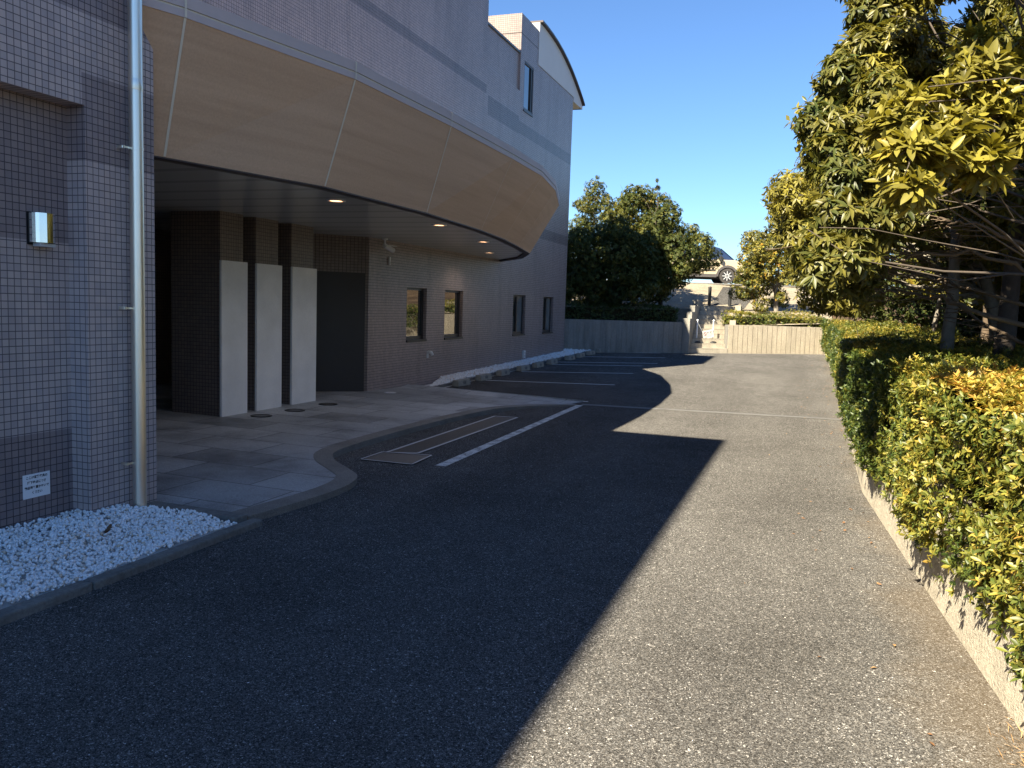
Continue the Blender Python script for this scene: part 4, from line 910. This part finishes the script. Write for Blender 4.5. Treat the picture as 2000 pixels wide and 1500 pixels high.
for y0, y1 in ((-12, -10), (-10, -8), (-8, -6), (-6, -4), (-4, 3), (3, 10), (10, 18.25)):
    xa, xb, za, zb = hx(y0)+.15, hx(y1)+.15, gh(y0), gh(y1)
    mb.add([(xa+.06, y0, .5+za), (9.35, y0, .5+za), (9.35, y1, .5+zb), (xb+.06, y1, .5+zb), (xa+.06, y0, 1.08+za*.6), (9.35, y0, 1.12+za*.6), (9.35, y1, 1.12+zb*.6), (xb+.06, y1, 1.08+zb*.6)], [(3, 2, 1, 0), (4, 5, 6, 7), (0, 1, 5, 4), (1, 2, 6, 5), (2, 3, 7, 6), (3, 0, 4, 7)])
mb.build('dark_core', M['core'], dH)  # solid dark box, stops the view through the leaves
# hanging sprays over the wall
sp = []; n = 420; P = np.stack([np.zeros(n), RNG.uniform(-11.5, 3, n), RNG.uniform(.28, .52, n)], 1); P[:, 0] = [hx(y)+random.uniform(-.05, .06) for y in P[:, 1]]
V, Fs, C = rosettes(P, np.tile([-1, 0, -.2], (n, 1))+RNG.normal(0, .4, (n, 3)), 7, .043, .19, (30, 90), .2, 'fine', (.36, .16), .12); npmesh('trailing_sprays', V, Fs, M['leaf_hedge'], dH, C, smooth=True)
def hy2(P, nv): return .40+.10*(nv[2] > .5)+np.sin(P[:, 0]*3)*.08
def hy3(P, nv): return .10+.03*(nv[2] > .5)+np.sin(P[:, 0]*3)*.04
def wall_hedge(name, label, a, b, z0, z1, depth, fn):
    A, Bv = np.array(a), np.array(b); e = (Bv-A)/np.linalg.norm(Bv-A); s = np.array([-e[1], e[0]]); L3 = (Bv-A)
    f0 = A+s*.10; segs = [((*f0, z0), (*L3, 0), (0, 0, z1-z0), (-s[0], -s[1], 0), .07), ((*f0, z1), (*L3, 0), (*(s*depth), .12), (0, 0, 1), .07), ((*(A+s*.1), z0), (*(s*depth), 0), (0, 0, z1-z0), (-e[0], -e[1], 0), .05), ((*(Bv+s*.1), z0), (*(s*depth), 0), (0, 0, z1-z0), (e[0], e[1], 0), .05)]
    d = hedge(name, label, segs, .06, 260, 'lo', fn)
    mb = MB(); p = A+s*.18+e*.08; r = Bv+s*.18-e*.08; mb.prism([tuple(p), tuple(r), tuple(r+s*(depth-.15)), tuple(p+s*(depth-.15))], z0, z1-.06); mb.build('dark_core', M['core'], d)
wall_hedge('hedge', 'low sunlit hedge on top of the ribbed wall right of the stairs', (4.80, 16.72), (7.75, 18.55), 1.20, 1.58, 1.1, hy2)
wall_hedge('hedge', 'low dark hedge in shade on top of the wall left of the stairs', (-.8, 12.95), (3.05, 15.45), 1.22, 1.72, 1.3, hy3)

# ------------------------------------------------------------------ trees
def shift(cl, k=1): return [(Vector(c), r) for c, r in cl]
# big tree overhanging from the right
reseed(21)
A_poly = [(1665, -60), (1668, 20), (1620, 110), (1560, 225), (1585, 300), (1610, 420), (1565, 490), (1575, 560), (1640, 590), (1710, 520), (1760, 470), (1860, 445), (2000, 440), (2260, 420), (2260, -420), (1700, -420)]
DA = lambda y: 7.9-(y+50)/650*2.5
cl = [(at(x, y, DA(y)), r*DA(y)/6.4) for x, y, r in ((1603, 222, .15), (1640, 150, .19), (1690, 90, .2), (1700, 20, .2), (1690, -40, .2), (1640, 250, .2), (1620, 300, .2), (1655, 350, .24), (1640, 420, .22), (1610, 480, .18), (1605, 525, .15), (1660, 500, .22), (1710, 430, .24), (1745, 90, .26), (1720, 190, .25), (1760, 0, .26), (1700, 300, .24), (1592, 245, .12), (1575, 232, .07), (1640, 118, .10), (1575, 500, .10))]
cl += [(Vector((random.uniform(7.3, 11.5), random.uniform(-7.9, -4.9), random.uniform(4.2, 5.1))), random.uniform(.3, .42)) for _ in range(42)]  # unseen clumps above the view, placed to throw shade on the hedge
def fillA(n):
    out = []
    while len(out) < n:
        x, y = random.uniform(1600, 2260), random.uniform(-420, 560); r = random.uniform(.2, .32)
        if not (inpoly(x-50, y, A_poly) and inpoly(x, y+45, A_poly) and inpoly(x, y-30, A_poly)): continue
        c = at(x, y, DA(max(y, -150))+random.uniform(.25, 1.9))
        if all((c-o[0]).length > .2 for o in cl+out): out.append((c, r))
    return out
cl += fillA(88)
k = 0
while k < 34:
    x, y = random.uniform(1600, 1860), random.uniform(60, 500)
    if inpoly(x-45, y, A_poly) and inpoly(x, y+40, A_poly): cl.append((at(x, y, DA(y)+random.uniform(.15, 1.5)), random.uniform(.22, .30))); k += 1
tA = thing('evergreen_tree', 'large evergreen tree with glossy drooping leaves overhanging the hedge from the right', 'tree', (10.1, -6.0, Hr(10.1, -6)))
crown('crown', cl, tA, M['leaf_tree'], 95, 10, .105, .145, 'fine', (.40, .13), .8, .5, droop=.5, spread=(45, 95), curl=.3)
reseed(61); yp = [(1700, 240), (1850, 110), (2000, 40), (2180, 40), (2180, 300), (2000, 300), (1900, 345), (1780, 385), (1725, 330)]; yl = []
while len(yl) < 26:
    x, y = random.uniform(1700, 2180), random.uniform(40, 385)
    if inpoly(x, y, yp):
        c = at(x, y, 4.95-(y-50)/350*.95+random.uniform(0, .2))
        if all((c-o[0]).length > .11 for o in yl): yl.append((c, random.uniform(.09, .13)))
crown('yellow_spray', yl, tA, M['leaf_tree'], 150, 9, .112, .17, 'fine', (.64, .09), .8, .6, droop=.15, spread=(40, 90), curl=.12)
skeleton('trunk', tA, (10.1, -6.0, Hr(10.1, -6)), (9.9, -5.9, 2.3), cl[::4]+yl[::5], .075, M['bark_dark'], 3)
reseed(22)
mb = MB()
for poly, r0 in (([(2080, 665, 6.3), (1900, 602, 6.8), (1800, 575, 7.2), (1735, 568, 7.4), (1690, 575, 7.5)], .026), ([(2080, 612, 6.3), (1900, 566, 6.9), (1820, 545, 7.3), (1700, 520, 7.2)], .02), ([(2080, 560, 6.3), (1900, 495, 6.5), (1760, 500, 6.6), (1650, 492, 6.6)], .021), ([(2080, 520, 6.2), (1930, 450, 6.3), (1850, 430, 6.2)], .022), ([(2080, 690, 6.6), (1930, 640, 7.4), (1850, 560, 7.8), (1790, 490, 7.6)], .022)):
    pts = catmull([at(*p) for p in poly], 5); n = len(pts); mb.tube([p+Vector((random.gauss(0, .018), random.gauss(0, .018), random.gauss(0, .018))) for p in pts], [r0*.85*(1-.75*i/n) for i in range(n)], 7)
    for _ in range(22):
        q = random.choice(pts[3:]); limb(mb, q, q+Vector((random.uniform(-.6, -.1), random.uniform(-.1, .6), random.uniform(-.12, .16))), .005, .002, .03, 5, 4, .06)
mb.build('bare_branches', M['twig'], tA, smooth=True, fix=False)
# second tree behind it
reseed(23)
clB = clumps_in([(1490, 375), (1536, 325), (1605, 285), (1700, 300), (1720, 560), (1660, 625), (1600, 630), (1545, 570), (1525, 470), (1500, 430)], 60, 9.0, 12.0, .26, .42, .5)
tB = thing('evergreen_tree', 'yellowing evergreen tree hanging over the hedge beyond the large overhanging tree', 'tree', (9.4, -1.2, Hr(9.4, -1.2)))
crown('crown', clB, tB, M['leaf_tree'], 85, 9, .095, .15, 'mid', (.50, .12), .8, .45, droop=.35); skeleton('trunk', tB, (9.4, -1.2, Hr(9.4, -1.2)), (9.0, -1.2, 2.2), clB[::2], .075, M['bark'], 2)
# wood on the right
reseed(24)
WT = [(1840, 9.0, .062, 'bark', 'pale grey straight trunk standing just behind the hedge'), (1955, 8.0, .085, 'bark_dark', 'thick dark trunk standing behind the hedge near the right edge')]
for px_, D, r, bk, lab in WT:
    p = at(px_, 690, D); z = Hr(p.x, p.y); c = [(Vector((p.x+abs(random.gauss(.9, .5))-.1, p.y+random.gauss(.3, .6), random.uniform(2.4, 4.4))), random.uniform(.45, .65)) for _ in range(14)]
    d = thing('woodland_tree', lab, 'tree', (p.x, p.y, z)); crown('crown', c, d, M['leaf_tree'], 22, 7, .11, .22, 'mid', (.42, .2), .8, .4, droop=.3); skeleton('trunk', d, (p.x, p.y, z), (p.x+.05, p.y+.05, 2.6), c, r, M[bk], 3)
spots = [(9.6, .6), (10.6, -1.0), (11.4, 2.2), (9.9, 3.8), (12.6, .2), (10.4, 6.2), (13.6, 3.4), (11.9, 5.6), (9.7, 8.6), (12.9, 8.0), (15.0, 6.2), (10.8, 11.2), (11.6, -3.2), (13.4, -2.2), (15.2, 1.2), (12.2, 12.6), (14.6, 10.6), (17.4, 4.0), (16.8, 9.0), (18.6, 13.0), (14.0, 15.4), (11.0, 15.6), (20.5, 7.5), (21, 2), (17.5, -1.5), (22.5, 12)]
for i, (x, y) in enumerate(spots):
    z = Hr(x, y); c = [(Vector((x+random.gauss(0, .9), y+random.gauss(0, .9), z+random.uniform(1.3, 3.6))), random.uniform(.55, .9)) for _ in range(14)]
    d = thing('woodland_tree', 'slender tree of the shaded wood behind the hedge', 'tree', (x, y, z), 'trees of the wood behind the hedge')
    crown('crown', c, d, M['leaf_tree'], 20, 6, .13, .26, 'lo', (.42, .2), .8, .4, droop=.3); skeleton('trunk', d, (x, y, z), (x+random.gauss(0, .15), y+random.gauss(0, .15), z+random.uniform(1.3, 1.9)), c, random.uniform(.05, .085), M[random.choice(['bark', 'bark_dark', 'twig'])], 3, 5)
reseed(31)
for i in range(38):
    x, y = (random.uniform(12.5, 21), -5+i*.85+random.uniform(-.4, .4)) if i < 22 else (random.uniform(9.8, 14), 5+(i-22)*.75); z = Hr(x, y)
    c = [(Vector((x+random.gauss(0, .7), y+random.gauss(0, .7), z+random.uniform(.2, 1.9))), random.uniform(.5, .8)) for _ in range(9)]
    d = thing('woodland_shrub', 'dark leafy shrub deep in the shaded wood behind the hedge', 'shrub', (x, y, z), 'shrubs deep in the wood behind the hedge')
    crown('foliage', c, d, M['leaf_fine'], 14, 6, .14, .28, 'lo', (.30, .2), .9, .4); skeleton('stems', d, (x, y, z), (x, y, z+.3), c, .03, M['bark_dark'], 1, 4)
# small trees behind the sunlit wall
reseed(25)
clC = clumps_in([(1440, 480), (1462, 440), (1500, 425), (1545, 440), (1560, 540), (1500, 560), (1460, 530), (1440, 510)], 26, 30, 32, .32, .5, .5)
p = at(1512, 606, 31); tC = thing('small_tree', 'small yellow green tree with a pale trunk behind the sunlit hedge', 'tree', (p.x, p.y, Hb(p.x, p.y)))
crown('crown', clC, tC, M['leaf_tree'], 42, 6, .11, .25, 'lo', (.55, .18), .8, .4, droop=.3); skeleton('trunk', tC, (p.x, p.y, Hb(p.x, p.y)-.4), (p.x, p.y, Hb(p.x, p.y)+.9), clC[::2], .10, M['bark'], 1, 5)
clD = clumps_in([(1436, 560), (1442, 515), (1480, 490), (1530, 520), (1530, 590), (1470, 600), (1440, 590)], 26, 30, 31.5, .22, .36, .5, False)
p = at(1478, 606, 31); tD = thing('shrub', 'green shrub with orange leaves right of the bollards', 'shrub', (p.x, p.y, Hb(p.x, p.y)))
crown('foliage', clD, tD, M['leaf_tree'], 60, 6, .10, .25, 'lo', (.40, .28), .85, .4); skeleton('stems', tD, (p.x, p.y, Hb(p.x, p.y)-.3), (p.x, p.y, Hb(p.x, p.y)+.2), clD[::2], .045, M['bark_dark'], 1, 5)
# trees behind the shaded wall
def left_tree(label, poly, n, D0, D1, basepx, r, hue, dens=30, rr=(.34, .56), L=.085, ex=()):
    reseed(basepx); c = clumps_in(poly, n, D0, D1, *rr, .40, 0.42)+[(at(*p), q) for *p, q in ex]; b = at(basepx, 600, (D0+D1)/2); z = Hb(b.x, b.y)
    d = thing('evergreen_tree', label, 'tree', (b.x, b.y, z)); crown('crown', c, d, M['leaf_fine'], dens*1.9, 9, L*.88, .24, 'lo', hue, .85, .35, droop=.1)
    skeleton('trunk', d, (b.x, b.y, z-.2), (b.x, b.y, z+.7), c[::2], r, M['bark_dark'], 1, 5); return d
left_tree('tree with a pointed top rising beside the building corner', [(1080, 460), (1130, 400), (1150, 372), (1165, 345), (1182, 375), (1205, 410), (1215, 540), (1180, 590), (1080, 595)], 56, 31, 33, 1150, .09, (.55, .2), ex=((1166, 372, 32, .22), (1165, 358, 32, .13), (1167, 346, 32, .07), (1150, 385, 32, .25), (1185, 390, 32, .25), (1128, 398, 32, .22)))
left_tree('broad leaved tree with a rounded top between the pointed tree and the right hand tree', [(1195, 410), (1222, 372), (1262, 358), (1290, 385), (1300, 540), (1250, 580), (1200, 580)], 46, 31, 33, 1235, .08, (.62, .2), 24, L=.11)
left_tree('bushy fine leaved tree at the right of the group, lit on its right half', [(1232, 470), (1270, 410), (1296, 380), (1318, 420), (1345, 440), (1372, 465), (1392, 495), (1394, 512), (1340, 550), (1290, 585), (1240, 570)], 66, 28.6, 31, 1290, .09, (.50, .18), 34, ex=((1285, 385, 30, .2), (1284, 368, 30, .12), (1284, 352, 30, .06), (1302, 392, 30, .2), (1322, 412, 30, .2), (1355, 445, 29.6, .2), (1378, 472, 29.3, .2), (1390, 500, 29.2, .16), (1325, 500, 28.4, .4), (1335, 525, 28.3, .35), (1310, 540, 28.3, .4), (1345, 490, 28.5, .35)))
left_tree('dense dark evergreen tree in shade at the front of the group', [(1080, 500), (1110, 450), (1160, 430), (1215, 425), (1262, 480), (1285, 560), (1240, 590), (1080, 600)], 84, 27.6, 30, 1190, .09, (.42, .18), 34)
# far tree tops beyond the upper car park
for i, (px_, py_, D, w_, lab) in enumerate(((1455, 520, 62, 2.2, 'distant brownish tree top beyond the parked car'), (1560, 540, 60, 3.0, 'distant tree mass beyond the small yellow green tree'), (1640, 560, 66, 3.5, 'distant tree mass behind the wood, far right of the car'))):
    b = at(px_, 560, D); c = [(at(px_+random.gauss(0, 14), py_+random.uniform(0, 30), D+random.uniform(-1, 1)), random.uniform(.7, 1.1)) for _ in range(14)]
    d = thing('distant_tree', lab, 'tree', (b.x, b.y, 2.8)); crown('crown', c, d, M['leaf_fine'], 9, 6, .22, .3, 'lo', (.6, .2), .8, .3); skeleton('trunk', d, (b.x, b.y, 2.7), (b.x, b.y, 3.6), c[::2], .15, M['bark_dark'], 1, 5)

# ------------------------------------------------------------------ litter
reseed(41)
n = 150; P = np.stack([7.66-np.abs(RNG.normal(0, .35, n)), RNG.uniform(-11.5, 15, n), np.zeros(n)], 1); P[:, 2] = [gh(y)+.008 for y in P[:, 1]]
P[:14, 0] = RNG.uniform(5.2, 7.5, 14); P[:14, 1] = RNG.uniform(-8, 14, 14)
P[:, 2] = [gh(y)+.008 for y in P[:, 1]]
V, Fs, C = leaves(P, np.concatenate([RNG.normal(size=(n, 2)), RNG.uniform(0, .15, (n, 1))], 1), np.tile([0, 0, 1.], (n, 1))+RNG.normal(0, .25, (n, 3)), RNG.uniform(.02, .042, n), RNG.uniform(.006, .010, n), RNG.uniform(-.3, .3, n), .4, 'mid', np.stack([RNG.uniform(.2, 1, n), RNG.uniform(0, 1, n), np.zeros(n), np.ones(n)], 1))
tag(npmesh('fallen_leaves', V, Fs, M['litter'], None, C), 'scattered small dry leaves on the asphalt by the planter wall', 'leaves', kind='stuff')
n = 9000; x_ = 8.9+RNG.uniform(0, 1, n)**1.3*9; y_ = RNG.uniform(-9, 14, n); P = np.stack([x_, y_, np.array([Hr(a, b) for a, b in zip(x_, y_)])+.015], 1)
V, Fs, C = leaves(P, np.concatenate([RNG.normal(size=(n, 2)), RNG.uniform(0, .4, (n, 1))], 1), np.tile([0, 0, 1.], (n, 1))+RNG.normal(0, .4, (n, 3)), RNG.uniform(.06, .11, n), RNG.uniform(.015, .028, n), RNG.uniform(-.3, .3, n), .4, 'lo', np.stack([RNG.uniform(0, 1, n), RNG.uniform(0, 1, n), np.zeros(n), np.ones(n)], 1))
tag(npmesh('leaf_litter', V, Fs, M['litter'], None, C), 'brown leaf litter covering the floor of the wood behind the hedge', 'leaf litter', kind='stuff')

# a tuft of dry grass where the asphalt meets the planter wall
reseed(71); n = 90; P = np.stack([RNG.normal(7.99, .06, n), RNG.normal(-8.85, .10, n), np.full(n, .004)], 1)
V, Fs, C = leaves(P, np.stack([RNG.normal(-.5, .6, n), RNG.normal(0, .7, n), RNG.uniform(.15, .7, n)], 1), np.tile([0, 0, 1.], (n, 1))+RNG.normal(0, .3, (n, 3)), RNG.uniform(.03, .07, n), RNG.uniform(.0012, .0022, n), RNG.uniform(0, .02, n), .3, 'mid', np.stack([RNG.uniform(.8, 1, n), RNG.uniform(.6, 1, n), np.zeros(n), np.ones(n)], 1))
tag(npmesh('dry_grass', V, Fs, M['litter'], None, C), 'tuft of dry straw coloured grass at the foot of the planter wall', 'grass', kind='stuff')
